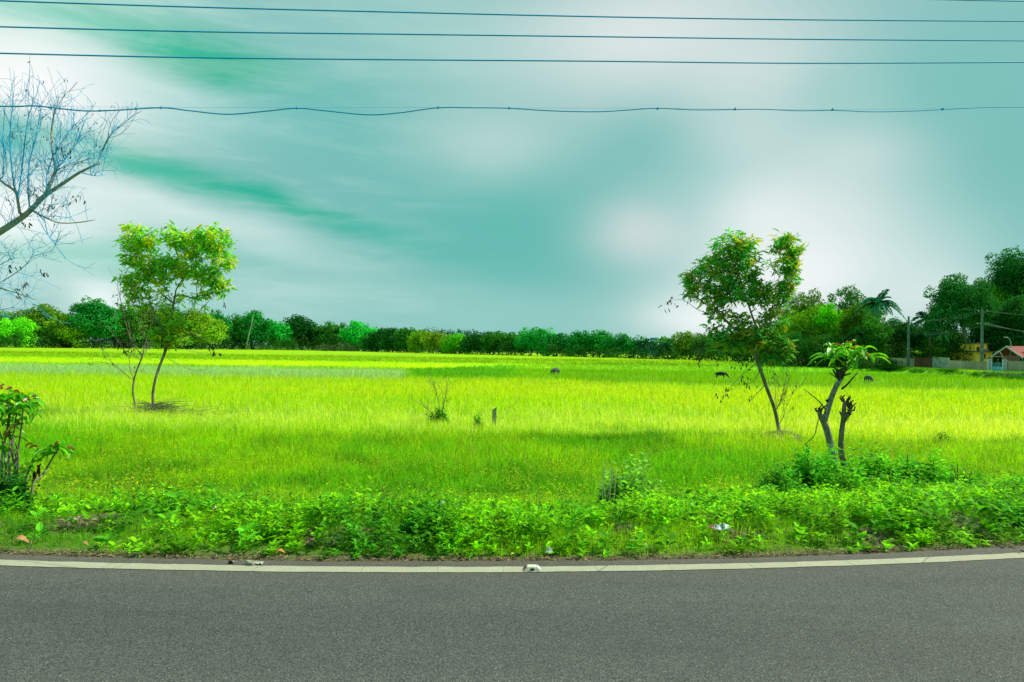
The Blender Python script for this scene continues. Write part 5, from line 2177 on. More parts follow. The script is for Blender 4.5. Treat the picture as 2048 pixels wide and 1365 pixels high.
def pruned_tree():
    d = 11.6
    b = P(1676, 1010, d)
    z0 = gz(b[0], d)
    o = empty('pruned_tree', (b[0], d, z0), 'lopped tree with lichen-spotted zigzag trunk and a tuft of big drooping leaves', 'tree')
    a = Acc()
    base = np.array([P(1672, 985, d)[0], d, z0 - .05])
    tr = [P(1668, 930, d), P(1660, 885, d), P(1652, 855, d), P(1645, 838, d)]
    tube(a, smooth_pts([base] + tr, 4), np.linspace(.064, .052, 17), 12)
    tube(a, smooth_pts([P(1649, 842, d), P(1655, 822, d), P(1663, 795, d), P(1674, 770, d), P(1682, 758, d)], 4), np.linspace(.049, .040, 17), 12)
    tube(a, smooth_pts([P(1648, 846, d), P(1641, 832, d), P(1638, 823, d)], 3), [.049, .047, .045, .042, .038, .034, .03], 10)
    a.build('trunk', M['mossbark'], o, smooth=True)
    t = Acc()
    stump_twigs(t, P(1640, 826, d), 9, .16)
    stump_twigs(t, P(1680, 760, d), 16, .20, .016)
    stump_twigs(t, P(1657, 806, d), 4, .1)
    for (path, r0_) in (([(1680, 762), (1668, 752), (1658, 746)], .014), ([(1684, 778), (1694, 770), (1705, 757), (1716, 745)], .02), ([(1684, 762), (1690, 745), (1702, 735)], .014),
                        ([(1682, 760), (1688, 740), (1692, 722), (1694, 705)], .016), ([(1680, 760), (1682, 735), (1676, 712)], .012), ([(1690, 745), (1700, 725), (1712, 710)], .012)):
        q = smooth_pts([P(u, v, d + rng.uniform(-.1, .1)) for (u, v) in path], 4)
        tube(t, q, np.linspace(r0_, r0_ * .45, len(q)), 6)
    # thin vine hanging at left, twig sticking out
    q = smooth_pts([P(1642, 822, d), P(1634, 850, d - .1), P(1628, 872, d - .1), P(1611, 888, d - .2)], 5)
    tube(t, q, .007, 5)
    q = smooth_pts([P(1653, 822, d), P(1638, 803, d), P(1620, 788, d - .1), P(1608, 778, d - .1)], 4)
    tube(t, q, np.linspace(.013, .004, len(q)), 5)
    q = smooth_pts([P(1688, 780, d), P(1700, 800, d), P(1698, 835, d), P(1690, 845, d)], 4)
    tube(t, q, .004, 4)
    t.build('twigs', M['darkbark'], o, smooth=True)
    f = Acc()
    G_ = np.array([.18, .56, .03])
    for (u, v, n, L) in ((1652, 716, 8, .34), (1740, 714, 8, .36), (1664, 698, 6, .30), (1728, 700, 7, .30), (1690, 712, 12, .34), (1672, 706, 9, .32), (1712, 708, 10, .34), (1702, 697, 10, .26), (1684, 698, 8, .24), (1725, 715, 7, .28), (1662, 716, 6, .24), (1712, 738, 5, .22), (1694, 728, 6, .22), (1668, 740, 3, .18)):
        big_leaf_rosette(f, P(u, v, d + rng.uniform(-.2, .2)), n, L, G_, .015)
    for (u, v) in ((1690, 688), (1705, 686), (1676, 690), (1720, 694)):
        big_leaf_rosette(f, P(u, v, d + rng.uniform(-.1, .1)), 4, .12, G_, .4)
    f.build('crown', M['bigleaf'], o)

    d2 = 11.3
    b = P(1690, 1000, d2)
    z0 = gz(b[0], d2)
    o = empty('tree_stump', (b[0], d2, z0), 'slim lopped trunk without leaves, right of the lichen-spotted one', 'tree stump')
    a = Acc()
    tube(a, smooth_pts([[P(1697, 985, d2)[0], d2, z0 - .05], P(1690, 940, d2), P(1682, 900, d2), P(1684, 860, d2), P(1688, 835, d2)], 4), np.linspace(.052, .038, 17), 10)
    tube(a, smooth_pts([P(1687, 843, d2), P(1688, 820, d2), P(1690, 803, d2)], 3), np.linspace(.045, .03, 7), 8)
    tube(a, smooth_pts([P(1689, 838, d2), P(1698, 826, d2), P(1702, 818, d2)], 3), np.linspace(.04, .03, 7), 8)
    tube(a, smooth_pts([P(1687, 836, d2), P(1682, 828, d2), P(1679, 823, d2)], 3), np.linspace(.022, .012, 7), 6)
    a.build('trunk', M['bark'], o, smooth=True)
    t = Acc()
    stump_twigs(t, P(1701, 820, d2), 9, .14)
    stump_twigs(t, P(1690, 805, d2), 7, .12)
    stump_twigs(t, P(1694, 832, d2), 6, .1)
    stump_twigs(t, P(1697, 812, d2), 5, .12)
    t.build('twigs', M['darkbark'], o, smooth=True)


pruned_tree()


def left_shrub():
    d = 7.4
    b = P(30, 985, d)
    z0 = gz(b[0], d)
    o = empty('broadleaf_shrub', (b[0], d, z0), 'many-stemmed shrub with big drooping leaves at the left edge', 'shrub')
    a = Acc()
    stems = [[(5, 975), (3, 920), (12, 870), (18, 820), (8, 795)], [(22, 975), (18, 920), (20, 880), (18, 845), (22, 815)], [(30, 972), (36, 930), (24, 890), (30, 850), (34, 818)],
             [(28, 975), (30, 930), (38, 890), (44, 840), (46, 815)], [(20, 975), (30, 940), (24, 905), (30, 870)], [(48, 970), (60, 935), (72, 905), (78, 896)], [(60, 968), (85, 950), (100, 925), (112, 905), (120, 898)],
             [(8, 975), (12, 940), (8, 900), (-4, 850), (-12, 800)], [(-6, 975), (-10, 920), (-20, 860), (-30, 800)], [(14, 975), (26, 950), (36, 925), (34, 900)], [(34, 925), (36, 905), (30, 885)]]
    for s_ in stems:
        q = smooth_pts([P(u, v, d + rng.uniform(-.12, .12)) for (u, v) in s_], 4)
        q[0][2] = gz(q[0][0], q[0][1]) - .04
        tube(a, q, np.linspace(rng.uniform(.010, .017), .005, len(q)), 7)
    a.build('stem', M['bark'], o, smooth=True)
    f = Acc()
    G_ = np.array([.16, .56, .02])
    for (u, v, n, L) in ((8, 800, 9, .16), (22, 795, 9, .16), (38, 800, 9, .17), (50, 810, 8, .17), (30, 820, 6, .15), (62, 812, 4, .15), (14, 830, 5, .15), (-10, 800, 9, .18), (-30, 800, 9, .18), (70, 830, 3, .14),
                         (112, 902, 7, .15), (125, 898, 6, .14), (100, 905, 4, .13), (80, 915, 3, .13), (140, 905, 3, .12), (4, 930, 4, .12), (24, 835, 4, .14), (10, 900, 5, .12), (-6, 945, 5, .13), (32, 955, 4, .10), (52, 940, 4, .10), (40, 845, 5, .15), (2, 850, 6, .15), (20, 870, 4, .12)):
        big_leaf_rosette(f, P(u, v, d + rng.uniform(-.12, .12)), n + 3, L * 1.25, G_, .04)
    for (u, v) in ((20, 782), (55, 795), (68, 802), (110, 892), (70, 892), (5, 775)):
        big_leaf_rosette(f, P(u, v, d), 4, .09, G_, .6)
    f.build('leaves', M['bigleaf'], o)
    g = Acc()
    big_leaf_rosette(g, P(74, 935, d), 6, .09, np.array([.16, .05, .03]), 0, .5, -.8)
    big_leaf_rosette(g, P(70, 948, d), 5, .09, np.array([.16, .05, .03]), 0, .5, -.8)
    g.build('dead_leaves', M['dry'], o)


left_shrub()


# bushes round the pruned tree and elsewhere
def leafy_bush(px, depth, wpx, top, col, label, L, n, group=None, stems=10, base_rise=0, asp=.46, name='bush'):
    """upright shoots carrying pairs of leaves, arranged as a dome"""
    x = PX(px, depth)
    z0 = gz(x, depth)
    R = wpx / 2 / F * depth
    H = P(px, top, depth)[2] - z0
    o = empty(name, (x, depth, z0), label, 'bush', group)
    a = Acc()
    r_ = R * rng.uniform(0, 1, n) ** .55
    th = rng.uniform(0, 2 * math.pi, n)
    xx = x + np.cos(th) * r_
    yy = depth + np.sin(th) * r_ * .75
    hh = H * (1 - .75 * (r_ / R) ** 2) * rng.uniform(.45, 1.08, n)
    C = np.asarray(col) * rng.uniform(.6, 1.35, (n, 1)) * (1 + rng.normal(0, .08, (n, 3)))
    t = Acc()
    weed_plants(a, a, xx, yy, hh, C, L, 8, lean=.18)
    a.build('leaves', M['weed'], o)
    for i in range(min(stems, len(xx))):
        tube(t, smooth_pts([[x, depth, z0 - .02], [xx[i], yy[i], ground_z(xx[i:i + 1], yy[i:i + 1])[0] + hh[i] * .95]], 2), [.012, .009, .005], 5, C=(.2, .2, .1))
    t.build('stem', M['darkbark'], o)


BS = 'bushes round the foot of the lopped tree'
leafy_bush(1560, 9.9, 110, 925, (.05, .30, .016), 'dark low bush left of the lopped tree, nearest the field', .075, 200, BS)
leafy_bush(1612, 10.2, 120, 897, (.08, .42, .018), 'dark leafy bush immediately left of the lichen-spotted trunk', .085, 260, BS)
leafy_bush(1655, 10.7, 90, 885, (.12, .50, .02), 'mid green bush wrapped round the lichen-spotted trunk foot', .09, 170, BS)
leafy_bush(1710, 10.4, 70, 925, (.10, .44, .02), 'small bush at the foot of the slim lopped trunk', .08, 110, BS)
leafy_bush(1740, 11.2, 110, 888, (.16, .55, .025), 'loose green bush right of the slim lopped trunk', .09, 190, BS)
leafy_bush(1815, 11.0, 120, 905, (.10, .48, .02), 'spreading green bush second to the right of the lopped trunks', .085, 220, BS)
leafy_bush(1870, 10.8, 90, 895, (.15, .54, .02), 'feathery green bush farthest right of the lopped trunks', .075, 160, BS)
leafy_bush(1585, 9.2, 90, 942, (.11, .44, .015), 'ragged mid green bush in front of the dark bush left of the lopped tree', .08, 60, BS)
leafy_bush(1700, 9.3, 100, 938, (.14, .50, .015), 'loose bright bush in front of the slim lopped trunk foot', .085, 60, BS)
leafy_bush(1800, 9.5, 130, 930, (.13, .48, .015), 'loose bright bush in front of the right-hand bushes of the row', .08, 75, BS)
leafy_bush(1920, 9.8, 90, 925, (.12, .46, .015), 'sparse bush at the right end of the row by the lopped tree', .075, 40, BS)
leafy_bush(12, 7.1, 105, 925, (.03, .20, .02), 'dark low growth under the stems of the shrub at the left edge', .07, 120)
leafy_bush(1262, 8.7, 125, 908, (.30, .62, .10), 'pale green loose bush behind the weeds right of centre', .075, 130)
leafy_bush(1225, 8.5, 50, 950, (.12, .42, .03), 'small low bush at the foot of the dry stalks', .06, 60)
leafy_bush(880, 25, 42, 816, (.04, .30, .02), 'small dense green shrub standing in the rice left of the post', .13, 90)
leafy_bush(958, 24, 24, 828, (.09, .36, .02), 'tiny faint shrub close to the left of the stone post', .11, 26)
leafy_bush(2030, 6.75, 100, 1012, (.03, .26, .03), 'dark green leafy bush on the verge at the right edge', .065, 130)
leafy_bush(1065, 6.05, 75, 1040, (.05, .30, .02), 'dark weed clump beside the tarmac right of centre', .06, 46)
leafy_bush(870, 6.1, 120, 1020, (.08, .38, .02), 'broad-leaved weed clump beside the tarmac at centre', .075, 66)
leafy_bush(880, 6.5, 150, 1000, (.09, .42, .02), 'taller weed mound behind the broad-leaved clump', .055, 110)
leafy_bush(1885, 22, 36, 864, (.03, .20, .02), 'small dark shrub in the grass near the right edge', .10, 40)


def dry_stalks():
    d = 8.3
    b = P(1218, 1000, d)
    o = empty('dry_stalks', (b[0], d, gz(b[0], d)), 'cluster of bare straw-coloured stalks beside the pale bush', 'stalks')
    a = Acc()
    for (p0, p1) in (((1205, 1000), (1213, 915)), ((1212, 1002), (1208, 930)), ((1218, 1003), (1226, 935)), ((1208, 985), (1232, 950)), ((1228, 1000), (1232, 940)), ((1215, 995), (1222, 925))):
        q = smooth_pts([P(p0[0], p0[1], d), P((p0[0] + p1[0]) / 2 + rng.uniform(-4, 4), (p0[1] + p1[1]) / 2, d), P(p1[0], p1[1], d)], 4)
        tube(a, q, np.linspace(.0055, .003, len(q)), 5)
    a.build('stalk', noisemat('straw_stalk', (.5, .46, .24), (.7, .64, .38), 20, .8, .1, .1), o)
    # thin dry weeds above the shrub in the rice
    d = 25
    b = P(878, 850, d)
    o = empty('dry_weed', (b[0], d, gz(b[0], d)), 'wispy brown dry weed rising above the small shrub in the rice', 'weed')
    sk = Skel()
    for path in ([(880, 850), (878, 810), (872, 785), (868, 770)], [(882, 850), (886, 815), (892, 790), (894, 772)], [(876, 850), (862, 825), (845, 812), (826, 800)], [(884, 850), (886, 810), (884, 780)]):
        q = smooth_pts([P(u, v, d) for (u, v) in path], 3)
        sk.chain(q)
    ids = list(range(3, len(sk.p)))
    shoots(sk, ids, 40, .4, .5, 4)
    a = Acc()
    sk.mesh(a, .006, 2.2, rmax=.016)
    a.build('stem', noisemat('brown_stalk', (.22, .22, .06), (.32, .3, .1), 9, .9, .1, .1), o)


dry_stalks()


def stone_post():
    d = 24.2
    b = P(988, 860, d)
    z0 = gz(b[0], d)
    k = d / F
    zt = P(988, 815, d)[2]
    o = empty('stone_post', (b[0], d, z0), 'short weathered stone boundary post with slanted top standing in the rice', 'post')
    a = Acc()
    w_ = 4.3 * k
    dz = 5.5 * k
    V = np.array([[-w_, -.05, 0], [w_, -.05, 0], [w_, .06, 0], [-w_, .06, 0], [-w_ * .95, -.045, zt - dz - z0], [w_ * 1.05, -.045, zt + .02 - z0], [w_ * 1.0, .05, zt - z0], [-w_ * .95, .05, zt - dz - z0]]) + [b[0], d, z0]
    a.add(V, [[0, 1, 5, 4], [1, 2, 6, 5], [2, 3, 7, 6], [3, 0, 4, 7], [4, 5, 6, 7]])
    a.build('slab', M['stone'], o)


stone_post()


# ------------------------------------------------------------------ bare tree reaching in from the left
def bare_tree():
    d = 13.0
    bx = PX(-230, d)
    z0 = gz(bx, d)
    o = empty('leafless_tree', (bx, d, z0), 'large leafless tree reaching its blue-grey twigs in from the left edge', 'tree')
    sk = Skel()
    trunk = smooth_pts([[bx, d, z0 - .1], P(-225, 800, d), P(-205, 690, d), P(-170, 600, d), P(-120, 540, d), P(-60, 500, d)], 4)
    sk.chain(trunk)
    fixed = {i: float(v) for i, v in enumerate(np.linspace(.2, .105, len(trunk)))}

    def near(px, py, lo=0):
        T = P(px, py, d)
        return int(np.argmin([np.linalg.norm(q - T) for q in sk.p]))
    thick = []

    def limb(path, dj=.25, r0_=None, r1_=None):
        k = near(*path[0])
        q = smooth_pts([P(u, v, d + (rng.uniform(-dj, dj) if i else 0)) for i, (u, v) in enumerate(path)], 4)[1:]
        st = len(sk.p)
        sk.chain(q, k)
        if r0_:
            for i, v in enumerate(np.linspace(r0_, r1_, len(q))):
                fixed[st + i] = float(v)
        return list(range(st, len(sk.p)))
    A = []
    A += limb([(-60, 500), (0, 464), (40, 438), (62, 420), (90, 392), (125, 368), (160, 345), (196, 328)], .05, .068, .016)
    A += limb([(196, 328), (206, 300), (215, 280), (224, 266)], .2, .02, .008)
    A += limb([(92, 388), (100, 370), (108, 350), (113, 340)], .1, .035, .026)
    A += limb([(113, 340), (106, 310), (103, 270), (106, 240), (110, 220), (118, 195)], .25, .024, .006)
    A += limb([(113, 338), (128, 322), (148, 295), (160, 275)], .3, .014, .006)
    A += limb([(62, 420), (88, 434), (120, 446), (160, 445), (190, 440)], .3, .022, .006)
    A += limb([(40, 432), (36, 405), (30, 383), (5, 365), (-20, 340)], .2, .026, .018)
    A += limb([(36, 400), (40, 370), (45, 330), (50, 280), (56, 240), (58, 222)], .3, .014, .005)
    A += limb([(30, 385), (24, 340), (20, 290), (22, 240), (26, 215)], .3, .014, .005)
    A += limb([(60, 420), (56, 380), (58, 330), (70, 280), (80, 232), (80, 210)], .35, .014, .005)
    A += limb([(92, 392), (96, 340), (120, 290), (150, 250)], .3, .012, .005)
    A += limb([(-60, 500), (-40, 430), (-30, 360), (-20, 280), (-10, 210)], .3, .03, .006)
    A += limb([(5, 365), (8, 320), (6, 270), (10, 220)], .3, .012, .005)
    A += limb([(125, 368), (150, 330), (180, 318), (205, 315)], .3, .01, .004)
    A += limb([(160, 345), (190, 352), (212, 350)], .3, .01, .004)
    A += limb([(88, 434), (96, 470), (110, 490), (100, 505)], .3, .01, .004)
    # lower limb
    B = []
    B += limb([(-170, 600), (-90, 590), (-20, 575), (20, 582), (50, 592), (70, 600)], .3, .03, .006)
    B += limb([(-20, 575), (10, 560), (40, 540), (60, 520), (68, 500)], .3, .01, .004)
    B += limb([(-60, 585), (-30, 550), (0, 530), (30, 515)], .3, .012, .005)
    B += limb([(-90, 590), (-50, 610), (-10, 620), (30, 615)], .3, .012, .005)
    A_ = [i for i in A if sk.p[i][0] > PX(-120, d)]
    s1 = shoots(sk, A_, 290, .72, .7, 8, .5, .35)
    s1 = [i for i in s1]
    s2 = shoots(sk, s1, 560, .36, .45, 6, .8, .2)
    s3 = shoots(sk, B, 70, .7, .1, 7, .9, .1)
    s4 = shoots(sk, s3, 110, .35, .1, 5, .9, .1)
    a = Acc()
    r_ = sk.mesh(a, .0028, 2.6, rmax=.011, sides=8, fixed=fixed)
    # split by thickness: bark on limbs, blue-grey on twigs
    big = Acc()
    fine = Acc()
    for V, C in zip(a.V, a.C):
        pass
    # material index by tube radius: tubes were appended one by one
    mi3, mi4 = [], []
    for i in range(len(a.F4)):
        V = a.V[i]
        F0 = a.F4[i][0]
        off = int(F0.min())
    o_t = None
    # rebuild with two slots
    a2 = Acc()
    n = len(sk.p)
    ch = [[] for _ in range(n)]
    for i in range(n):
        if sk.par[i] >= 0:
            ch[sk.par[i]].append(i)
    thickA, thinA = Acc(), Acc()
    stack = [(0, -1)]
    while stack:
        i, p = stack.pop()
        line = [sk.p[p]] if p >= 0 else []
        rad = [min(r_[p], r_[i] * 1.15)] if p >= 0 else []
        while True:
            line.append(sk.p[i])
            rad.append(r_[i])
            if not ch[i]:
                break
            c = sorted(ch[i], key=lambda q: -r_[q])
            for q in c[1:]:
                stack.append((q, i))
            i = c[0]
        if len(line) >= 2:
            rr = np.array(rad)
            tube(thickA if rr.max() > .02 else thinA, np.array(line), rr, 8 if rr.max() > .02 else 4, cap=rr.max() > .02)
    thickA.build('trunk', M['bluebark'], o, smooth=True)
    thinA.build('twigs', M['bluetwig'], o, smooth=True)
    g = Acc()
    pick = rng.choice(s2 + s4, 90)
    dead_bits(g, np.array([sk.p[i] for i in pick]), .055)
    for (u, v) in ((124, 296), (100, 205), (72, 378), (155, 403), (52, 443), (86, 548), (46, 566), (24, 535), (36, 586), (138, 305), (100, 412)):
        dead_bits(g, P(u, v, d) + rng.normal(0, .05, (4, 3)), .09)
    g.build('dead_leaves', M['dry'], o)


bare_tree()


# ------------------------------------------------------------------ overhead cables
def cables():
    d = 10.0
    specs = [
        ('topmost of the three thick blue cables crossing the sky', [(-300, -10), (0, 2), (400, 15), (800, 25), (1200, 34), (1600, 40), (2048, 43), (2350, 43)], .012),
        ('middle of the three thick blue cables crossing the sky', [(-300, 45), (0, 54), (400, 64), (800, 69), (1200, 74), (1600, 79), (2048, 82), (2350, 82)], .012),
        ('lowest of the three thick blue cables crossing the sky', [(-300, 98), (0, 107), (400, 116), (800, 120), (1200, 123), (1600, 127), (2048, 125), (2350, 122)], .012),
        ('faint thin cable at the very top right corner', [(1500, -12), (1750, -4), (1900, 0), (2048, 3), (2350, 8)], .008),
    ]
    for (lb, pts, r_) in specs:
        q = smooth_pts([P(u, v, d) for (u, v) in pts], 10)
        a = Acc()
        rr = np.linspace(r_, r_ * .62, len(q)) if len(pts) > 5 else r_
        tube(a, q, rr, 6)
        tag(a.build('overhead_cable', M['wire'], smooth=True), lb, 'cable', 'blue cables crossing the sky')
    w_ = [(-300, 205), (0, 213), (60, 212), (90, 214), (165, 222), (230, 221), (322, 216), (380, 222), (455, 229), (530, 223), (593, 217), (650, 222), (735, 230), (800, 226), (876, 216), (950, 216), (1018, 217), (1100, 222),
          (1190, 224), (1250, 221), (1315, 217), (1380, 220), (1440, 220), (1520, 219), (1600, 222), (1665, 221), (1740, 224), (1810, 223), (1880, 220), (1960, 216), (2048, 215), (2350, 220)]
    o = empty('service_cable', P(1024, 218, d), 'wavy blue cable clipped to a support wire, below the three thick ones', 'cable', 'blue cables crossing the sky')
    a = Acc()
    q = smooth_pts([P(u, v, d) for (u, v) in w_], 6)
    tube(a, q, np.linspace(.011, .005, len(q)), 6)
    a.build('cable', M['wire'], o, smooth=True)
    a = Acc()
    q = smooth_pts([P(u, v, d + .02) for (u, v) in ((-300, 209), (0, 213), (322, 215), (593, 216), (876, 215.5), (1018, 216.5), (1315, 217), (1665, 220), (2048, 215), (2350, 216))], 8)
    tube(a, q, .0016, 4)
    a.build('support_wire', M['wire'], o, smooth=True)
    for (u, v) in ((78, 213), (200, 222), (272, 218), (322, 216), (593, 217), (876, 216), (1018, 217), (1315, 218), (1470, 219), (1665, 220), (1885, 219)):
        a = Acc()
        p = P(u, v, d)
        tube(a, [p + [-.012, 0, -.004], p + [.012, 0, .004]], .016, 8)
        tube(a, [p, p + [.003, 0, .03]], [.006, .004], 5)
        a.build('clip', M['wire'], o)


cables()


# ------------------------------------------------------------------ cattle


M['hide'] = noisemat('black_hide', (.010, .020, .016), (.030, .045, .038), 12, .7, .25, .2)
M['greyhide'] = noisemat('grey_hide', (.035, .06, .055), (.08, .12, .11), 10, .7, .25, .2)
# skin_vertices layer exists only once the modifier is there: create through bmesh
import bmesh


def cow_mesh(colmat):
    bm = bmesh.new()
    sl = bm.verts.layers.skin.verify()
    vs = []

    def ad(p, r_, par=None):
        v = bm.verts.new(p)
        v[sl].radius = r_
        v[sl].use_root = par is None
        vs.append(v)
        if par is not None:
            bm.edges.new((vs[par], v))
        return len(vs) - 1
    pel = ad((-.62, 0, 1.02), (.24, .30))
    mid = ad((-.15, 0, .95), (.31, .36), pel)
    ch = ad((.35, 0, .98), (.27, .33), mid)
    nk = ad((.72, 0, .95), (.17, .2), ch)
    hd = ad((.98, 0, .62), (.12, .13), nk)
    ad((1.16, 0, .34), (.075, .08), hd)
    for sg in (-1, 1):
        e = ad((.95, sg * .17, .72), (.03, .05), hd)
        ad((.88, sg * .27, .74), (.02, .03), e)
        h1 = ad((.90, sg * .10, .80), (.03, .03), hd)
        h2 = ad((.78, sg * .22, .92), (.025, .025), h1)
        ad((.66, sg * .16, 1.02), (.012, .012), h2)
        s_ = ad((.38, sg * .17, .70), (.12, .12), ch)
        k = ad((.40, sg * .18, .38), (.065, .065), s_)
        ad((.37, sg * .18, .02), (.055, .055), k)
        s_ = ad((-.66, sg * .17, .72), (.14, .13), pel)
        k = ad((-.56, sg * .18, .48), (.08, .08), s_)
        h_ = ad((-.74, sg * .18, .34), (.055, .055), k)
        ad((-.68, sg * .18, .02), (.055, .055), h_)
    t1 = ad((-.88, 0, 1.0), (.04, .04), pel)
    t2 = ad((-.96, 0, .7), (.025, .025), t1)
    ad((-.95, 0, .35), (.035, .035), t2)
    me = bpy.data.meshes.new('body')
    bm.to_mesh(me)
    bm.free()
    me.materials.append(colmat)
    return me


def put_cow(px, depth, ang, size, mat, label, rise=.25):
    x = PX(px, depth)
    z0 = gz(x, depth)
    me = cow_mesh(mat)
    ob = bpy.data.objects.new('buffalo', me)
    COL.objects.link(ob)
    ob.modifiers.new('skin', 'SKIN').use_smooth_shade = True
    sb = ob.modifiers.new('sub', 'SUBSURF')
    sb.levels = 1
    sb.render_levels = 2
    ob.location = (x, depth, z0)
    ob.rotation_euler = (0, 0, ang)
    ob.scale = (size,) * 3
    tag(ob, label, 'buffalo', 'dark buffalo grazing in the rice')


put_cow(1112, 74, math.radians(228), .68, M['greyhide'], 'grey buffalo with head down, nearest the middle of the field')
put_cow(1443, 70, math.radians(-12), .66, M['hide'], 'black buffalo seen side on, grazing behind the right sapling\'s twigs')
put_cow(1737, 66, math.radians(-82), .62, M['greyhide'], 'dark buffalo facing the road, grazing just right of the lopped tree')


# ------------------------------------------------------------------ small things on and by the road
def road_stud():
    x = PX(1070, 5.2)
    y = float(yline(x)) - .02
    z = .008
    o = empty('road_stud', (x, y, z), 'white raised road stud with red and clear reflectors on the edge line', 'road stud')
    a = Acc()
    # body: bevelled trapezoid, long side along the line
    w_, dpt, h = .062, .045, .034
    V = np.array([[-w_, -dpt, 0], [w_, -dpt, 0], [w_, dpt, 0], [-w_, dpt, 0],
                  [-w_ * 1.0, -dpt * .95, .006], [w_ * 1.0, -dpt * .95, .006], [w_ * 1.0, dpt * .95, .006], [-w_ * 1.0, dpt * .95, .006],
                  [-w_ * .62, -dpt * .72, h * .9], [w_ * .5, -dpt * .72, h * .9], [w_ * .5, dpt * .72, h * .9], [-w_ * .62, dpt * .72, h * .9],
                  [-w_ * .5, -dpt * .5, h], [w_ * .35, -dpt * .5, h], [w_ * .35, dpt * .5, h], [-w_ * .5, dpt * .5, h]]) + [x, y, z]
    Fq = []
    for r_ in range(3):
        for j in range(4):
            Fq.append([r_ * 4 + j, r_ * 4 + (j + 1) % 4, r_ * 4 + 4 + (j + 1) % 4, r_ * 4 + 4 + j])
    Fq.append([12, 13, 14, 15])
    a.add(V, Fq)
    a.build('body', noisemat('cream_stud_plastic', (.5, .5, .36), (.66, .66, .5), 60, .6, .3, .1), o)
    a = Acc()
    V = np.array([[-w_ * .97, -dpt * .8, .008], [-w_ * .66, -dpt * .64, h * .85], [-w_ * .66, dpt * .64, h * .85], [-w_ * .97, dpt * .8, .008]]) + [x - .0025, y, z + .0015]
    V2 = V + [-.002, 0, .001]
    a.add(np.vstack([V, V2]), [[4, 5, 6, 7], [3, 2, 1, 0], [0, 1, 5, 4], [1, 2, 6, 5], [2, 3, 7, 6], [3, 0, 4, 7]])
    r_ = a.build('reflector', noisemat('red_reflector', (.45, .03, .12), (.55, .06, .2), 200, .3, .6, .2), o)
    r_['label'] = 'red reflector on the left face'
    a = Acc()
    V = np.array([[w_ * .96, dpt * .8, .008], [w_ * .56, dpt * .64, h * .85], [w_ * .56, -dpt * .64, h * .85], [w_ * .96, -dpt * .8, .008]]) + [x + .0025, y, z + .0015]
    V2 = V + [.002, 0, .001]
    a.add(np.vstack([V, V2]), [[4, 5, 6, 7], [3, 2, 1, 0], [0, 1, 5, 4], [1, 2, 6, 5], [2, 3, 7, 6], [3, 0, 4, 7]])
    r_ = a.build('reflector', noisemat('clear_reflector', (.75, .76, .78), (.85, .86, .88), 200, .25, .6, .1), o)
    r_['label'] = 'clear white reflector on the right face'
    a = Acc()
    box(a, x - .012, x + .016, y - dpt * .93, y - dpt * .80, z + .007, z + .022)
    a.build('recess', M['black'], o)


road_stud()


def lump(name, px, py, r_, mat, label, cat, sq=(1, .8, .85), seed=1, zz=.01):
    rr = ray(px, py)
    k = (CAM[2] - zz) / -rr[2]
    p = CAM + rr * k
    zg = max(gz(p[0], p[1]), 0.0) + zz
    bm = bmesh.new()
    bmesh.ops.create_icosphere(bm, subdivisions=3, radius=1)
    for v in bm.verts:
        c = v.co
        n_ = fbm(np.array([c.x * 1.7 + seed]), np.array([c.y * 1.7 + c.z * 1.3]), seed, 4)[0]
        f = .35 + 1.3 * n_
        v.co = Vector((c.x * r_ * sq[0] * f, c.y * r_ * sq[1] * f, max(c.z, -.3) * r_ * sq[2] * f))
    me = bpy.data.meshes.new(name)
    bm.to_mesh(me)
    bm.free()
    me.materials.append(mat)
    o = bpy.data.objects.new(name, me)
    COL.objects.link(o)
    o.location = (p[0], p[1], zg + r_ * .12)
    tag(o, label, cat)
    return o


def crumpled(name, px, py, w_, mat, label, cat, zz=.02, hgt=.03, seed=3, asp=.55, n=14, lift=0.0):
    """crumpled sheet of plastic or paper with folds and thickness"""
    rr = ray(px, py)
    k = (CAM[2] - zz) / -rr[2]
    p = CAM + rr * k
    zg = max(gz(p[0], p[1]), 0) + zz
    a = Acc()
    u, v = np.meshgrid(np.linspace(-1, 1, n), np.linspace(-1, 1, n))
    u = u.ravel()
    v = v.ravel()
    edge = 1 - .22 * fbm(u * 1.5 + seed, v * 1.5, seed)
    fold = np.abs(fbm(u * 2.6 + seed, v * 2.6, seed + 3, 2) - .5) * 2
    X = u * edge * w_
    Y = v * edge * w_ * asp
    Z = hgt * (1.4 * fold + .9 * (1 - u * u) * (1 - v * v)) + lift
    V = np.stack([p[0] + X, p[1] + Y, zg + Z], 1)
    Fq = [[i * n + j, i * n + j + 1, (i + 1) * n + j + 1, (i + 1) * n + j] for i in range(n - 1) for j in range(n - 1)]
    a.add(V, Fq)
    o = a.build(name, mat)
    sm = o.modifiers.new('thickness', 'SOLIDIFY')
    sm.thickness = .0012
    tag(o, label, cat)
    return o


lump('stone', 501, 1129, .034, M['stone'], 'small pale broken stone lying on the white edge line at left', 'stone', seed=4)
crumpled('plastic_scrap', 512, 1127, .06, noisemat('dirty_plastic', (.36, .38, .28), (.6, .6, .48), 40, .5, .4, .3), 'flattened dirty plastic scrap against the small stone', 'litter', .012, .012, 6, .4)
lump('pebble', 462, 1126, .018, M['black'], 'dark little pebble just left of the broken stone', 'pebble', seed=9)
lump('pebble', 466, 1125, .010, M['white'], 'tiny white chip touching the dark pebble', 'pebble', seed=12)


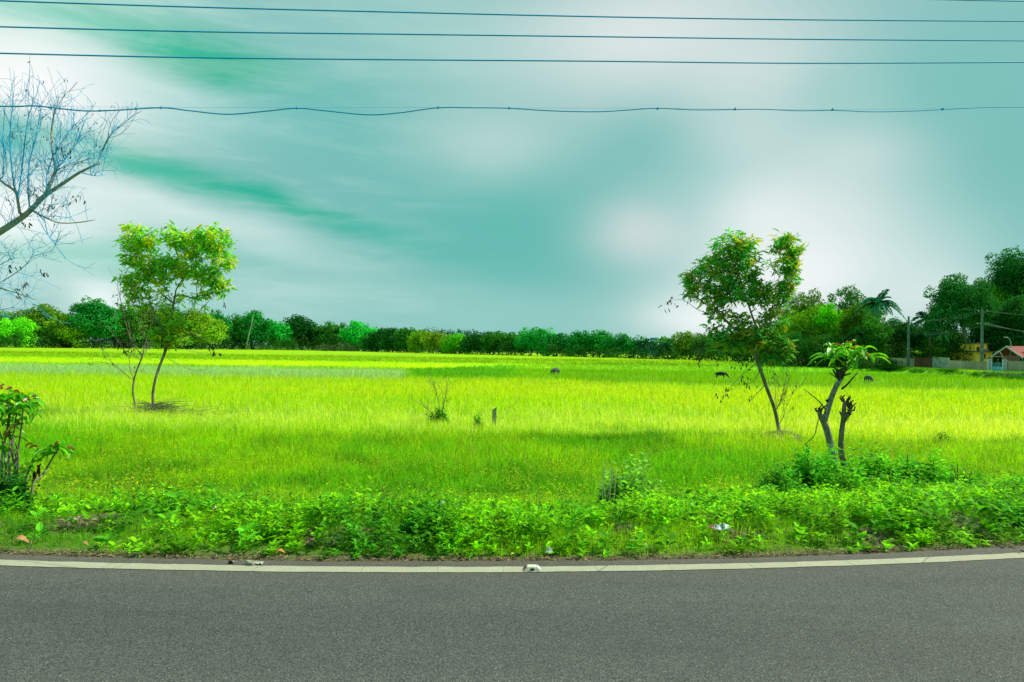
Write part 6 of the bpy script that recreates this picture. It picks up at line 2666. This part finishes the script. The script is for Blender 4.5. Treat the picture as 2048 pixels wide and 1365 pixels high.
def packetmat():
    m_, b = newmat('printed_packet')
    pos = b.n('ShaderNodeTexCoord').outputs['Generated']
    sp_ = b.n('ShaderNodeSeparateXYZ')
    b.put(sp_.inputs[0], pos)
    nz = b.noise(pos, 6, 3)
    f = b.m('ADD', sp_.outputs[0], b.m('MULTIPLY', nz, .2))
    c = b.ramp(f, [(0.0, (.5, .6, .55)), (.22, (.55, .10, .08)), (.30, (.12, .2, .16)), (.46, (.45, .6, .55)), (.55, (.8, .85, .82)), (.68, (.06, .09, .06)), (.74, (.8, .86, .82)), (1, (.72, .84, .8))])
    finish(b, princ(b, c, .4, .5))
    return m_


crumpled('plastic_packet', 1440, 1066, .105, packetmat(), 'crumpled white plastic packet with red and dark print in the weeds', 'packet', .09, .028, 11, .5, lift=.01)
crumpled('plastic_scrap', 1098, 1106, .035, noisemat('white_plastic', (.5, .55, .45), (.75, .8, .7), 40, .5, .4, .3), 'small white plastic scrap under the dark weed clump at centre', 'litter', .02, .03, 21, .8)
crumpled('paper_scrap', 885, 1011, .03, noisemat('grey_paper', (.4, .45, .4), (.6, .65, .6), 40, .5, .4, .3), 'pale scrap caught in the weeds above the broad-leaved clump', 'litter', .2, .03, 25, .8)


def fallen_leaf(px, py, L, col, label, zz=.03, ang=0.3):
    rr = ray(px, py)
    k = (CAM[2] - zz) / -rr[2]
    p = CAM + rr * k
    zg = max(gz(p[0], p[1]), 0) + zz
    a = Acc()
    t = np.linspace(0, 1, 9)
    hx = t * L
    hz = .35 * L * np.sin(t * math.pi) + .02 * L
    dv = np.array([math.cos(ang), math.sin(ang), 0])
    sd_ = np.array([-math.sin(ang), math.cos(ang), .4])
    pts = np.array([p[0], p[1], zg]) + np.outer(hx, dv) + np.outer(hz, [0, 0, 1])
    wv = L * .17 * np.sin(np.clip(t * .95 + .02, 0, 1) * math.pi)
    V = np.concatenate([pts - sd_ * wv[:, None], pts - [0, 0, .1 * L * .3], pts + sd_ * wv[:, None]])
    F4 = []
    for q in range(8):
        F4 += [[q, q + 1, 9 + q + 1, 9 + q], [9 + q, 9 + q + 1, 18 + q + 1, 18 + q]]
    a.add(V, F4, col)
    o = a.build('fallen_leaf', M['dry'])
    sm = o.modifiers.new('thickness', 'SOLIDIFY')
    sm.thickness = .001
    tag(o, label, 'dead leaf', 'curled dead leaves on the verge')


fallen_leaf(548, 1108, .09, (.50, .25, .06), 'orange-brown curled leaf by the tarmac left of centre', .02, .1)
fallen_leaf(20, 1088, .14, (.55, .30, .12), 'long curled brown leaf on the verge at the left edge', .05, .2)
fallen_leaf(160, 1090, .08, (.45, .28, .10), 'small arched tan leaf on the left part of the verge', .05, -.2)
fallen_leaf(1020, 1112, .05, (.65, .55, .12), 'small yellow leaf beside the tarmac at centre', .02, .6)
fallen_leaf(425, 1023, .08, (.60, .52, .25), 'straw-coloured upright leaf among the left weeds', .14, 1.2)
fallen_leaf(1202, 1105, .06, (.55, .5, .3), 'pale curled leaf on the tarmac edge right of the stud', .02, -.5)
fallen_leaf(1280, 1095, .09, (.6, .58, .34), 'long pale leaf arching over short grass right of centre', .03, -.7)

bpy.context.view_layer.update()
